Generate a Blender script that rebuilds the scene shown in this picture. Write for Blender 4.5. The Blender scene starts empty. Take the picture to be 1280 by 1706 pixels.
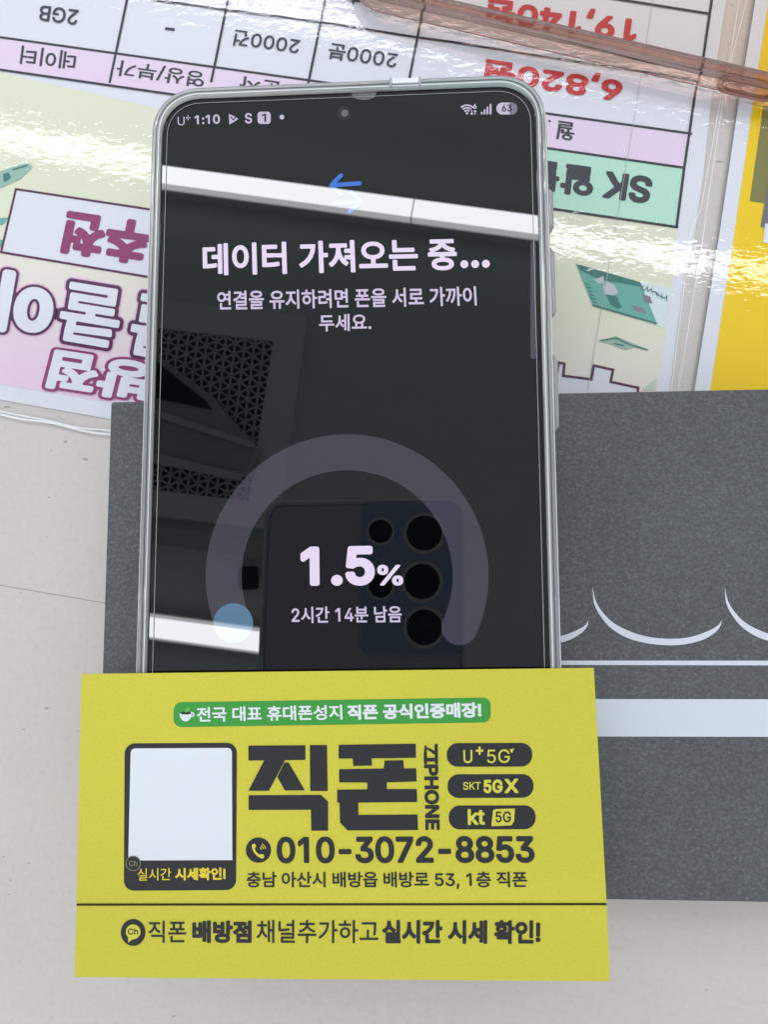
import bpy, math, random
import numpy as np
random.seed(7)
rng = np.random.default_rng(7)
C = bpy.context.scene.collection
SC = bpy.context.scene

# ------------------------------------------------------------------ camera
F, CX, CY = 1183.0, 640.0, 853.0            # focal length and centre of the photograph, in its pixels
CAMZ = 0.1592                               # the lens hangs 159 mm above the tabletop
_n = np.array([703 - CX, -(968 - CY), -F]); _n /= np.linalg.norm(_n)
_z = -_n
_x = np.array([1.0, 0, 0]) - _z * _z[0]; _x /= np.linalg.norm(_x)
_y = np.cross(_z, _x)
RW = np.array([_x, _y, _z])                 # camera axes -> world axes
EYE = np.array([0.0, 0.0, CAMZ])
cam = bpy.data.cameras.new('camera')
cam.sensor_fit = 'VERTICAL'; cam.sensor_height = 36.0; cam.lens = F / 1706 * 36
cam.clip_start = 0.0008; cam.clip_end = 60
cam.dof.use_dof = True; cam.dof.focus_distance = 0.127; cam.dof.aperture_fstop = 60
camo = bpy.data.objects.new('camera', cam); C.objects.link(camo)
from mathutils import Matrix, Vector
camo.matrix_world = Matrix([list(RW[0]) + [0], list(RW[1]) + [0], list(RW[2]) + [CAMZ], [0, 0, 0, 1]])
SC.camera = camo

# ------------------------------------------------------------------ light: soft room light; the tube lamps are built below
w = bpy.data.worlds.new('World'); SC.world = w; w.use_nodes = True
w.node_tree.nodes['Background'].inputs[0].default_value = (0.90, 0.95, 1.0, 1)
w.node_tree.nodes['Background'].inputs[1].default_value = 0.80
LAMP = 20.0                                 # radiance of the lit tube diffusers
SC.view_settings.view_transform = 'Standard'; SC.view_settings.look = 'None'
SC.view_settings.exposure = 0.10; SC.view_settings.gamma = 1; SC.view_settings.use_curve_mapping = False
SC.render.engine = 'CYCLES'
SC.cycles.use_denoising = True
SC.cycles.max_bounces = 14; SC.cycles.transparent_max_bounces = 24
SC.cycles.transmission_bounces = 12; SC.cycles.glossy_bounces = 6
SC.cycles.caustics_reflective = False; SC.cycles.caustics_refractive = False

# ------------------------------------------------------------------ helpers
def at(px, py, z):
    """the point at height z that the photograph shows at pixel (px, py)"""
    d = RW @ np.array([px - CX, -(py - CY), -F])
    return EYE + d * ((z - CAMZ) / d[2])

ZS = 0.0330                                 # the glass of the smartphone
def refl(px, py, z):
    """the point at height z seen mirrored in the phone's glass at pixel (px, py)"""
    p = at(px, py, ZS); d = p - EYE
    return p + np.array([d[0], d[1], -d[2]]) * ((z - ZS) / -d[2])

def material(name, col, rough=0.5, spec=0.5, **k):
    m = bpy.data.materials.new(name); m.use_nodes = True
    b = m.node_tree.nodes['Principled BSDF']
    b.inputs['Base Color'].default_value = (*col, 1); b.inputs['Roughness'].default_value = rough
    b.inputs['Specular IOR Level'].default_value = spec
    for kk, v in k.items(): b.inputs[kk.replace('_', ' ')].default_value = v
    return m

def nodes(m): return m.node_tree.nodes, m.node_tree.links, m.node_tree.nodes['Principled BSDF']

def pos(m, scale=(1, 1, 1), rot=0.0):
    N, L, _ = nodes(m) if 'Principled BSDF' in m.node_tree.nodes else (m.node_tree.nodes, m.node_tree.links, None)
    g = N.new('ShaderNodeNewGeometry'); mp = N.new('ShaderNodeMapping')
    mp.inputs['Scale'].default_value = scale; mp.inputs['Rotation'].default_value = (0, 0, rot)
    L.new(g.outputs['Position'], mp.inputs[0]); return mp.outputs[0]

def noise(m, scale, detail=3, rough=0.5, stretch=(1, 1, 1), rot=0.0):
    n = m.node_tree.nodes.new('ShaderNodeTexNoise')
    n.inputs['Scale'].default_value = scale; n.inputs['Detail'].default_value = detail; n.inputs['Roughness'].default_value = rough
    m.node_tree.links.new(pos(m, stretch, rot), n.inputs['Vector']); return n.outputs['Fac']

def ramp(m, fac, stops):
    r = m.node_tree.nodes.new('ShaderNodeValToRGB'); e = r.color_ramp.elements
    while len(e) < len(stops): e.new(0.5)
    for el, (p, c) in zip(e, stops): el.position = p; el.color = (*c, 1) if len(c) == 3 else c
    m.node_tree.links.new(fac, r.inputs[0]); return r.outputs[0]

def mixrgb(m, a, b, fac, mode='MIX'):
    x = m.node_tree.nodes.new('ShaderNodeMix'); x.data_type = 'RGBA'; x.blend_type = mode
    L = m.node_tree.links
    for s, v in ((x.inputs[0], fac), (x.inputs[6], a), (x.inputs[7], b)):
        if isinstance(v, bpy.types.NodeSocket): L.new(v, s)
        else: s.default_value = v if not isinstance(v, tuple) else (*v, 1)
    return x.outputs[2]

def bump(m, fac, dist, strength=1.0, to=None, normal=None):
    b = m.node_tree.nodes.new('ShaderNodeBump'); b.inputs['Distance'].default_value = dist; b.inputs['Strength'].default_value = strength
    m.node_tree.links.new(fac, b.inputs['Height'])
    if normal is not None: m.node_tree.links.new(normal, b.inputs['Normal'])
    if to is not None: m.node_tree.links.new(b.outputs[0], to)
    return b.outputs[0]

def film_material(name, tint=(1, 1, 1), ior=1.5, rough=0.02, haze=0.0, hazecol=(1, 1, 1), bumps=(), mirror=None, bow=0.0):
    """clear sheet: lets light straight through and mirrors by Fresnel"""
    m = bpy.data.materials.new(name); m.use_nodes = True
    N, L = m.node_tree.nodes, m.node_tree.links
    N.remove(N['Principled BSDF']); out = N['Material Output']
    t = N.new('ShaderNodeBsdfTransparent'); t.inputs[0].default_value = (*tint, 1)
    g = N.new('ShaderNodeBsdfGlossy'); g.inputs['Roughness'].default_value = rough
    fr = N.new('ShaderNodeFresnel'); fr.inputs['IOR'].default_value = ior
    nm = None
    if bow:                                 # the sheet lifts a little towards its far left corner
        sp = N.new('ShaderNodeSeparateXYZ'); L.new(pos(m), sp.inputs[0])
        a1 = N.new('ShaderNodeMath'); a1.operation = 'SUBTRACT'; a1.inputs[0].default_value = 0.06; L.new(sp.outputs['X'], a1.inputs[1])
        a2 = N.new('ShaderNodeMath'); a2.operation = 'MULTIPLY'; L.new(a1.outputs[0], a2.inputs[0]); L.new(sp.outputs['Y'], a2.inputs[1])
        nm = bump(m, a2.outputs[0], bow, 1.0)
    for sc_, dist, st, rot, det in bumps:
        nm = bump(m, noise(m, sc_, det, 0.55, st, rot), dist, 1.0, None, nm)
    if nm is not None: L.new(nm, g.inputs['Normal']); L.new(nm, fr.inputs['Normal'])
    base = t.outputs[0]
    if haze:
        d = N.new('ShaderNodeBsdfDiffuse'); d.inputs[0].default_value = (*hazecol, 1)
        mx = N.new('ShaderNodeMixShader'); mx.inputs[0].default_value = haze
        L.new(t.outputs[0], mx.inputs[1]); L.new(d.outputs[0], mx.inputs[2]); base = mx.outputs[0]
    mx = N.new('ShaderNodeMixShader')
    if mirror is None: L.new(fr.outputs[0], mx.inputs[0])
    else: mx.inputs[0].default_value = mirror
    L.new(base, mx.inputs[1]); L.new(g.outputs[0], mx.inputs[2]); L.new(mx.outputs[0], out.inputs[0])
    return m

def glow(name, col, s=1.0):
    m = bpy.data.materials.new(name); m.use_nodes = True
    N, L = m.node_tree.nodes, m.node_tree.links
    N.remove(N['Principled BSDF']); e = N.new('ShaderNodeEmission')
    e.inputs[0].default_value = (*col, 1); e.inputs[1].default_value = s
    L.new(e.outputs[0], N['Material Output'].inputs[0]); return m

def screen(name, col, s=1.0, ior=1.54):
    """lit picture element behind polished glass: its own light plus a mirror by Fresnel"""
    m = glow(name, col, s); N, L = m.node_tree.nodes, m.node_tree.links
    g = N.new('ShaderNodeBsdfGlossy'); g.inputs['Roughness'].default_value = 0.0
    fr = N.new('ShaderNodeFresnel'); fr.inputs['IOR'].default_value = ior; L.new(fr.outputs[0], g.inputs['Color'])
    ad = N.new('ShaderNodeAddShader'); L.new(N['Emission'].outputs[0], ad.inputs[0]); L.new(g.outputs[0], ad.inputs[1])
    L.new(ad.outputs[0], N['Material Output'].inputs[0]); return m

def lin(r, g, b):
    return tuple((c / 255 / 12.92 if c / 255 <= .04045 else ((c / 255 + .055) / 1.055) ** 2.4) for c in (r, g, b))

def thing(name, label, cat, loc, group=None):
    o = bpy.data.objects.new(name, None); C.objects.link(o); o.location = tuple(loc); o.empty_display_size = 0.01
    return tag(o, label, cat, group)

def tag(o, label=None, cat=None, group=None, kind=None):
    if label: o['label'] = label
    if cat: o['category'] = cat
    if group: o['group'] = group
    if kind: o['kind'] = kind
    return o

def world_loc(o):
    v = np.zeros(3)
    while o is not None: v = v + np.array(o.location); o = o.parent
    return v

class MB:
    """collects shapes in world coordinates; build() links them as ONE mesh object"""
    def __init__(s): s.v = []; s.f = []; s.sm = False
    def add(s, vs, fs):
        k = len(s.v); s.v += [tuple(map(float, p)) for p in vs]; s.f += [[i + k for i in f] for f in fs]; return s
    def poly(s, pts): return s.add(pts, [list(range(len(pts)))])
    def pix(s, pxs, z):                        # flat outline traced on the plane at height z, facing up
        P = [at(a, b, z) for a, b in pxs]
        ar = sum(P[i - 1][0] * P[i][1] - P[i][0] * P[i - 1][1] for i in range(len(P)))
        return s.poly(P if ar > 0 else P[::-1])
    def strip(s, pxs, wd, z, closed=False):    # printed line of width wd (metres); a mitred band
        P = [np.array(at(a, b, z)[:2]) for a, b in pxs]; return s.band(P, wd, z, closed)
    def band(s, P, wd, z, closed=False, caps=False):
        n = len(P); A = []; B = []
        W = wd if isinstance(wd, (list, tuple)) else [wd] * n
        for i in range(n):
            p = P[i - 1] if (i or closed) else None; q = P[(i + 1) % n] if (i < n - 1 or closed) else None
            d1 = (P[i] - p) / np.linalg.norm(P[i] - p) if p is not None else None
            d2 = (q - P[i]) / np.linalg.norm(q - P[i]) if q is not None else None
            if d1 is None: d1 = d2
            if d2 is None: d2 = d1
            t = d1 + d2; t /= np.linalg.norm(t); nn = np.array([-t[1], t[0]])
            k = W[i] / 2 / max(0.35, float(nn @ np.array([-d1[1], d1[0]])))
            A.append((*(P[i] + nn * k), z)); B.append((*(P[i] - nn * k), z))
        m = n if closed else n - 1
        s.add(A + B, [[i, n + i, n + (i + 1) % n, (i + 1) % n] for i in range(m)])
        if caps:
            for c, d, wdt in ((P[0], P[0] - P[1], W[0]), (P[-1], P[-1] - P[-2], W[-1])):
                a0 = math.atan2(d[1], d[0]); r = wdt / 2
                s.poly([(c[0] + r * math.cos(a0 + a), c[1] + r * math.sin(a0 + a), z) for a in np.linspace(-math.pi / 2, math.pi / 2, 13)])
        return s
    def disc(s, px, py, rpx, z, n=40, sx=1.0):
        return s.pix([(px + rpx * sx * math.cos(a), py + rpx * math.sin(a)) for a in np.linspace(0, 2 * math.pi, n, endpoint=False)], z)
    def ring(s, px, py, r0, r1, z, a0=0, a1=360, n=72):
        A = np.radians(np.linspace(a0, a1, n + 1))
        o = [at(px + r1 * math.cos(a), py - r1 * math.sin(a), z) for a in A]; i = [at(px + r0 * math.cos(a), py - r0 * math.sin(a), z) for a in A]
        return s.add(o + i, [[k, k + 1, n + 2 + k, n + 1 + k] for k in range(n)])
    def prism(s, base, z0, z1):                # base: xy points counter-clockwise
        n = len(base)
        return s.add([(x, y, z0) for x, y in base] + [(x, y, z1) for x, y in base],
                     [list(range(n))[::-1], list(range(n, 2 * n))] + [[i, (i + 1) % n, n + (i + 1) % n, n + i] for i in range(n)])
    def loft(s, rings, cap0=True, cap1=True, closed=True):
        n = len(rings[0]); vs = [p for r in rings for p in r]; fs = []
        for k in range(len(rings) - 1):
            for i in range(n if closed else n - 1):
                j = (i + 1) % n; fs.append([k * n + i, k * n + j, (k + 1) * n + j, (k + 1) * n + i])
        if cap0: fs.append(list(range(n))[::-1])
        if cap1: fs.append(list(range((len(rings) - 1) * n, len(rings) * n)))
        return s.add(vs, fs)
    def build(s, name, mt, parent=None, smooth=False, label=None):
        me = bpy.data.meshes.new(name); o = bpy.data.objects.new(name, me); C.objects.link(o)
        off = world_loc(parent) if parent else np.zeros(3)
        if parent: o.parent = parent
        else:
            a = np.array(s.v); off = np.array([(a[:, 0].min() + a[:, 0].max()) / 2, (a[:, 1].min() + a[:, 1].max()) / 2, a[:, 2].min()]); o.location = tuple(off)
        me.from_pydata([tuple(np.array(v) - off) for v in s.v], [], s.f); me.materials.append(mt)
        if smooth: me.polygons.foreach_set('use_smooth', [True] * len(me.polygons))
        me.update()
        if label: o['label'] = label
        return o

def rrect(cx, cy, hw, hh, r, ang=0.0, n=10, sup=2.0):
    """rounded rectangle, counter-clockwise xy points"""
    P = []; c, s_ = math.cos(ang), math.sin(ang); r = max(r, 1e-5)
    for k, (sx, sy) in enumerate(((1, 1), (-1, 1), (-1, -1), (1, -1))):
        for t in np.linspace(0, math.pi / 2, n + 1):
            a = k * math.pi / 2 + t; ca, sa = math.cos(a), math.sin(a)
            ca = math.copysign(abs(ca) ** (2 / sup), ca); sa = math.copysign(abs(sa) ** (2 / sup), sa)
            x = sx * (hw - r) + r * ca; y = sy * (hh - r) + r * sa
            P.append((cx + x * c - y * s_, cy + x * s_ + y * c))
    return P

def rrect_px(x0, y0, x1, y1, r, n=8, shear=0.0):
    """rounded rectangle traced on the photograph; shear = rise of the right end in pixels per pixel"""
    P = rrect((x0 + x1) / 2, (y0 + y1) / 2, (x1 - x0) / 2, (y1 - y0) / 2, r, 0, n)
    return [(x, y + shear * (x - x0)) for x, y in P]

# ------------------------------------------------------------------ lettering: outlines of the letters, 1 em = 1000
GLYPHS = {
    '0': (647, [[346,736,368,733,408,722,427,714,445,704,477,679,492,664,518,629,540,587,557,539,564,514,573,457,578,396,579,363,577,298,564,212,549,162,530,117,506,79,478,48,462,34,427,13,389,-2,347,-9,324,-10,301,-9,259,-2,220,13,202,23,186,34,155,63,141,79,118,117,107,139,90,186,78,240,71,298,68,363,71,427,78,486,91,539,108,587,118,609,142,647,156,664,186,692,203,704,221,714,240,722,280,733,301,736],[324,657,353,654,380,645,404,631,415,622,435,599,452,572,466,539,477,502,488,438,491,389,490,312,485,266,472,205,452,155,435,128,415,105,392,88,367,77,339,71,309,71,281,77,256,88,233,105,213,128,196,155,182,187,166,245,156,337,156,389,166,482,176,521,196,572,213,599,233,622,256,639,281,650,295,654]]),
    '1': (647, [[283,727,394,727,394,0,303,0,303,640,299,640,123,511,123,610]]),
    '2': (647, [[340,736,375,732,407,723,422,717,451,701,476,683,498,661,516,636,530,609,539,579,544,548,542,498,534,465,514,420,499,395,399,275,218,86,218,81,556,81,556,0,91,0,91,68,377,373,411,413,440,458,451,484,458,531,452,572,434,606,422,620,399,637,372,649,352,654,319,657,275,651,255,644,222,622,203,599,190,572,183,540,181,517,94,517,94,535,99,570,103,587,115,617,132,646,164,681,190,701,219,716,251,727,285,734,303,736]]),
    '3': (647, [[99,727,532,727,532,658,302,398,302,413,346,415,387,411,405,407,440,394,471,377,498,356,510,344,530,318,545,289,556,257,561,224,561,189,559,172,551,139,538,109,520,81,497,56,485,45,456,26,425,10,390,-1,352,-8,311,-10,274,-8,222,2,189,14,160,29,121,58,100,82,83,109,71,138,64,171,62,188,156,188,159,168,170,140,187,117,209,98,246,81,289,72,312,71,337,72,372,79,412,97,429,109,443,124,460,151,470,195,469,229,461,261,446,289,423,314,403,328,380,339,338,350,287,354,224,354,224,427,411,640,411,646,99,646]]),
    '4': (647, [[353,727,444,727,155,237,155,232,590,232,590,151,57,151,57,226],[402,454,490,454,490,0,402,0]]),
    '5': (647, [[96,361,137,727,523,727,523,646,215,646,191,431,195,431,217,447,254,464,306,476,328,477,382,471,432,453,464,433,484,417,517,377,536,343,550,304,557,263,558,213,553,176,542,141,527,108,518,93,496,65,456,31,425,13,408,6,373,-4,336,-9,316,-10,280,-8,230,3,200,16,172,32,148,51,127,74,110,99,97,126,89,155,85,186,175,186,180,159,197,127,209,113,223,101,257,82,295,72,316,71,352,75,385,86,413,105,429,121,443,139,454,160,465,194,468,219,467,258,462,282,448,316,428,345,402,368,382,380,360,389,337,394,311,396,290,395,270,392,249,387,220,376,189,357,183,351]]),
    '6': (647, [[360,727,460,727,216,373,208,373,214,385,241,416,272,435,310,447,336,449,389,444,422,435,465,413,489,393,510,370,520,357,535,328,547,296,555,243,556,224,553,187,546,152,533,119,516,89,495,62,471,40,443,20,428,12,395,0,361,-7,323,-10,286,-7,251,0,218,13,189,30,175,40,151,64,130,91,113,122,106,139,96,174,91,211,91,246,98,293,121,359,165,439],[311,379,335,379,369,373,398,359,423,340,449,305,462,273,468,224,462,177,449,145,430,117,415,102,389,84,358,73,323,69,289,73,258,84,231,102,209,126,192,155,182,189,179,213,180,251,188,285,197,306,209,324,223,340,239,354,258,365,278,373]]),
    '7': (647, [[89,727,558,727,558,641,236,0,139,0,462,640,462,646,89,646]]),
    '8': (647, [[341,736,376,732,408,724,451,704,464,696,488,677,508,655,524,630,536,603,543,574,545,559,545,527,543,511,535,481,522,453,504,428,482,407,457,392,429,381,429,378,440,376,482,358,511,337,548,290,563,256,571,219,573,193,570,160,567,145,556,116,541,88,509,53,483,33,453,16,436,9,383,-5,364,-8,323,-10,283,-8,245,-1,210,9,178,24,150,42,126,64,106,88,90,116,84,130,77,160,74,193,80,244,93,279,112,310,135,337,164,358,206,376,218,378,218,381,189,392,164,407,142,427,124,453,111,481,106,496,101,527,100,543,103,574,110,603,115,617,129,643,147,666,181,696,223,718,238,724,270,732,305,736],[334,657,365,652,401,638,429,615,448,584,455,557,456,526,453,507,439,472,415,444,392,429,374,421,355,416,312,414,291,416,272,421,245,434,230,444,217,457,202,480,195,498,190,526,191,557,198,584,217,615,237,633,262,646,301,656],[336,336,360,333,394,323,414,313,432,301,454,278,466,260,477,231,481,198,481,187,475,157,467,139,449,115,426,96,407,86,386,78,362,73,323,70,272,75,239,86,211,102,196,115,179,139,168,167,165,187,165,209,175,251,185,269,198,286,222,307,252,323,286,333,298,335]]),
    '9': (647, [[342,736,378,731,412,721,443,706,471,686,496,663,517,636,534,604,546,571,553,534,556,496,554,465,544,418,525,368,506,330,450,240,286,0,186,0,431,354,439,354,433,342,411,316,394,302,367,288,344,281,311,278,275,280,241,287,210,298,182,314,157,334,136,357,111,399,100,431,93,465,91,483,91,522,96,558,106,592,121,623,140,652,175,687,204,706,235,721,251,727,286,734,304,736],[347,656,369,651,389,643,416,624,431,609,449,582,462,549,468,500,462,453,449,421,431,395,416,380,398,367,368,354,346,349,311,348,289,351,258,362,231,380,209,403,188,443,182,465,179,490,179,515,182,539,188,561,203,592,223,617,258,643,289,654,311,657]]),
    '.': (268, [[149,123,182,105,197,84,200,46,191,23,172,4,149,-5,111,-2,82,23,72,46,72,72,90,105,123,123]]),
    ',': (268, [[97,101,196,101,120,-171,54,-171]]),
    ':': (268, [[149,123,182,105,197,84,200,46,191,23,172,4,149,-5,111,-2,82,23,72,46,72,72,90,105,123,123],[149,516,182,498,197,477,200,439,191,416,172,397,149,388,123,388,100,397,76,427,72,465,90,498,123,516]]),
    '%': (966, [[299,732,354,698,385,644,394,589,385,499,346,437,288,408,238,404,172,424,128,469,107,542,115,644,148,698,203,732,238,738],[689,727,772,727,272,0,189,0],[270,673,299,656,319,599,308,501,279,472,222,472,193,501,181,554,193,641,216,667,231,673],[785,306,826,273,853,216,853,91,818,26,764,-7,691,-12,637,7,594,51,573,113,575,205,606,273,647,306,703,321],[744,253,773,224,784,171,773,83,744,54,706,50,673,63,648,117,652,208,674,244,697,255]]),
    '-': (647, [[163,349,481,349,481,268,163,268]]),
    '+': (647, [[282,519,364,519,364,49,282,49],[88,323,558,323,558,245,88,245]]),
    'U': (739, [[86,727,178,727,179,229,191,183,214,142,247,110,290,87,341,75,399,75,450,87,492,110,525,142,548,183,559,229,561,727,653,727,651,211,633,144,599,86,549,40,486,7,411,-10,328,-10,253,7,190,40,140,86,106,144,88,211]]),
    'S': (638, [[359,735,423,722,478,697,521,662,553,618,570,567,573,540,482,540,477,566,451,608,432,625,382,647,321,655,257,646,207,621,175,584,164,537,170,503,187,477,226,447,303,419,463,369,527,327,564,282,578,244,583,198,576,141,552,91,535,68,490,30,431,3,360,-11,281,-11,213,2,155,27,130,44,91,86,66,137,58,165,55,195,149,195,158,157,176,125,204,101,257,78,319,70,388,79,444,105,471,131,488,163,494,199,489,230,474,256,423,292,350,318,220,356,182,372,150,391,123,413,102,438,86,466,77,497,74,532,82,590,107,640,146,681,197,711,257,730,290,735]]),
    'K': (667, [[86,727,178,727,178,0,86,0],[519,727,640,727,330,394,325,395,149,208,149,309,302,492],[268,370,326,442,641,0,532,0]]),
    'T': (641, [[45,727,596,727,596,645,367,645,367,0,275,0,275,645,45,645]]),
    'X': (677, [[42,727,149,727,348,417,332,417,426,572,534,727,637,727,370,341,370,410,651,0,545,0,329,330,349,330,259,185,131,0,26,0,310,406,310,338]]),
    'G': (743, [[407,735,461,727,534,699,595,654,642,595,672,524,677,498,583,498,553,562,509,610,450,641,379,651,317,643,262,618,215,577,195,550,165,486,155,448,148,363,156,278,165,241,196,177,215,150,263,109,320,84,384,76,442,82,492,102,534,133,566,176,578,201,591,258,593,289,620,284,404,284,404,365,683,365,680,242,673,202,661,164,623,98,570,47,538,27,466,-1,384,-10,337,-7,293,2,252,16,213,36,179,61,148,91,121,126,99,165,81,209,68,256,60,308,60,418,68,470,81,518,99,562,121,601,148,636,178,666,213,691,250,711,290,725,333,734]]),
    'k': (544, [[75,727,162,727,162,0,75,0],[406,542,515,542,263,285,253,285,157,195,157,302,172,302],[211,265,273,327,532,0,420,0]]),
    't': (325, [[93,673,180,673,181,123,188,97,203,80,227,72,288,77,304,2,240,-6,207,-4,178,3,131,30,114,50,102,74,95,102],[9,542,291,542,291,467,9,467]]),
    'C': (729, [[409,735,486,720,533,701,593,657,640,598,662,551,676,497,583,497,565,549,535,590,497,621,434,646,382,651,319,643,289,632,237,599,195,550,165,486,155,448,148,363,156,278,165,240,196,176,215,150,263,109,290,94,350,78,434,81,497,106,546,150,579,211,583,229,676,229,652,152,611,89,555,39,487,7,436,-6,382,-10,336,-7,293,2,252,16,215,36,180,61,149,91,122,125,99,165,81,208,68,256,60,308,60,418,68,470,81,518,99,562,122,601,149,636,180,666,215,691,252,711,293,725,336,734]]),
    'h': (586, [[75,727,162,727,162,411,146,411,177,475,196,499,217,517,267,541,325,549,377,544,422,527,459,498,487,458,504,407,510,343,510,0,423,0,421,366,415,392,390,435,372,450,351,461,327,468,281,469,246,461,202,433,180,404,167,368,162,324,162,0,75,0]]),
    'Z': (626, [[58,727,567,727,567,659,241,184,462,647,487,679,497,649,462,647,450,631,453,647,58,645],[571,81,571,0,129,78,284,81],[139,47,152,64,129,78]]),
    'I': (429, [[44,727,385,727,385,645,261,645,261,81,385,81,385,0,44,0,44,81,169,81,169,645,44,645]]),
    'P': (635, [[86,0,86,727,376,725,446,710,501,680,541,638,557,614,577,559,584,497,577,435,557,379,523,332,475,296,413,273,336,265,156,265,156,346,359,348,405,357,441,376,476,419,491,476,488,537,476,574,455,604,424,627,383,641,332,646,178,646,178,0]]),
    'H': (738, [[86,727,178,727,178,413,560,413,560,727,653,727,653,0,560,0,560,331,178,331,178,0,86,0]]),
    'O': (762, [[427,734,470,725,510,711,548,691,582,666,613,636,640,601,663,562,681,518,694,470,702,418,702,308,694,256,681,208,663,165,640,125,613,91,582,61,548,36,510,16,470,2,427,-7,381,-10,336,-7,293,2,253,16,215,36,180,61,150,91,123,125,100,165,81,208,68,256,60,308,60,418,68,470,81,518,100,562,123,601,150,636,180,666,215,691,253,711,293,725,336,734],[381,651,443,643,472,633,524,600,547,577,583,521,597,487,613,408,613,318,597,240,566,176,547,149,499,109,472,94,413,78,350,78,290,94,238,127,196,176,165,240,150,318,150,408,165,486,196,551,238,599,263,618,319,643]]),
    'N': (748, [[86,0,86,727,195,727,591,79,578,77,570,279,570,727,662,727,662,0,553,0,154,646,170,648,179,416,179,0]]),
    'E': (598, [[86,0,86,727,532,727,532,645,178,645,178,408,508,408,508,327,178,327,178,81,536,81,536,0]]),
    'B': (652, [[86,0,86,727,381,725,443,712,493,687,530,652,555,609,567,560,568,512,560,473,544,443,509,408,450,381,450,375,502,360,535,339,563,309,585,270,596,222,591,142,572,95,539,56,492,26,463,14,393,2],[178,645,376,643,404,637,428,627,447,613,472,576,480,532,470,481,452,453,412,423,359,409,178,408],[178,330,378,329,437,311,467,290,489,263,507,213,505,172,499,150,471,114,450,100,389,83,178,81]]),
    '/': (356, [[255,761,336,761,101,-109,20,-109]]),
    '!': (280, [[90,727,189,727,182,229,96,229],[165,119,194,94,204,71,204,46,186,13,165,-2,127,-5,104,4,85,23,76,46,79,83,104,113,127,122]]),
    '가': (920, [[662,827,745,827,745,460,889,460,889,391,745,391,745,-77,662,-77],[97,730,512,730,489,543,417,371,289,219,101,94,55,158,208,256,321,373,395,509,429,661,97,661]]),
    '간': (920, [[668,827,752,827,752,553,885,553,885,483,752,483,752,166,668,166],[188,233,271,233,271,10,791,10,791,-58,188,-58],[88,757,509,757,480,594,395,456,262,347,86,269,51,336,197,397,309,478,385,576,419,688,88,688]]),
    '건': (920, [[711,826,794,826,794,158,711,158,711,479,515,479,515,548,711,548],[109,757,519,757,490,594,405,454,273,343,99,262,64,329,205,391,317,473,393,573,429,688,109,688],[222,226,306,226,306,10,817,10,817,-58,222,-58]]),
    '결': (920, [[711,827,794,827,794,365,711,365,711,458,474,458,474,523,711,523,711,631,488,631,432,533,345,453,232,390,94,345,65,413,211,462,321,529,393,614,424,714,111,714,111,782,515,782,507,696,711,696],[212,324,794,324,794,102,296,102,296,-2,824,-2,824,-69,214,-69,214,165,711,165,711,257,212,257]]),
    '고': (920, [[137,736,770,736,770,560,766,464,756,355,737,228,653,238,673,360,683,467,687,668,137,668],[368,441,450,441,450,118,867,118,867,49,50,49,50,118,368,118]]),
    '공': (920, [[455,256,586,245,685,212,748,159,770,89,748,20,685,-32,586,-65,455,-76,325,-65,226,-32,163,20,141,89,163,159,226,212,325,245],[359,185,455,192,552,185,625,165,672,132,688,89,672,47,625,16,552,-4,455,-11,359,-4,286,16,240,47,223,89,240,132,286,165],[147,781,763,781,760,593,753,532,738,465,657,474,671,540,681,652,681,714,147,714],[386,580,468,580,468,406,866,406,866,338,51,338,51,406,386,406]]),
    '국': (920, [[154,784,764,784,761,604,755,537,741,461,870,461,870,393,500,393,500,228,769,228,769,-78,686,-78,686,161,135,161,135,228,417,228,417,393,50,393,50,461,658,461,672,537,682,663,682,716,154,716]]),
    '까': (920, [[677,827,760,827,760,454,895,454,895,385,760,385,760,-78,677,-78],[75,729,321,729,311,567,278,411,213,263,112,126,46,173,132,283,191,401,227,527,243,660,75,660],[350,729,568,729,561,561,532,390,472,222,370,66,303,112,390,238,446,375,478,517,490,660,350,660]]),
    '남': (920, [[182,-65,182,266,752,266,752,-65],[263,200,671,200,671,2,263,2],[669,826,752,826,752,619,886,619,886,550,752,550,752,315,669,315],[93,781,176,781,176,453,370,463,472,475,577,493,587,424,476,405,266,386,93,384]]),
    '널': (920, [[711,827,794,827,794,359,711,359,711,609,455,609,455,677,711,677],[103,784,185,784,185,467,382,474,572,501,584,432,481,415,279,399,103,397],[212,317,794,317,794,99,296,99,296,2,825,2,825,-66,214,-66,214,163,711,163,711,250,212,250]]),
    '는': (920, [[49,366,869,366,869,299,49,299],[160,794,242,794,242,555,775,555,775,488,160,488],[154,208,237,208,237,12,780,12,780,-56,154,-56]]),
    '대': (920, [[738,827,817,827,817,-78,738,-78,738,396,610,396,610,-31,533,-31,533,807,610,807,610,464,738,464],[82,145,82,717,418,717,418,649,165,649,165,215,325,221,396,228,468,241,476,172,397,158,236,146]]),
    '데': (920, [[738,827,818,827,818,-78,738,-78],[556,806,634,806,634,-31,556,-31,556,413,362,413,362,482,556,482],[84,140,84,716,423,716,423,648,165,648,165,209,329,215,399,222,468,235,476,166,401,153,240,141]]),
    '두': (920, [[162,423,162,774,754,774,754,706,246,706,246,490,766,490,766,423],[49,305,869,305,869,237,498,237,498,-75,416,-75,416,237,49,237]]),
    '뜰': (920, [[50,442,867,442,867,374,50,374],[485,517,485,792,788,792,788,726,568,726,568,583,796,583,796,517],[127,792,432,792,432,726,210,726,210,583,325,589,446,609,456,543,314,522,127,517],[149,291,762,291,762,88,232,88,232,-2,789,-2,789,-67,151,-67,151,148,681,148,681,228,149,228]]),
    '려': (920, [[711,827,793,827,793,-79,711,-79,711,305,527,305,527,374,711,374,711,552,533,552,533,621,711,621],[81,745,476,745,476,422,166,422,166,201,355,207,544,228,551,159,449,145,254,133,84,132,84,489,395,489,395,677,81,677]]),
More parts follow.
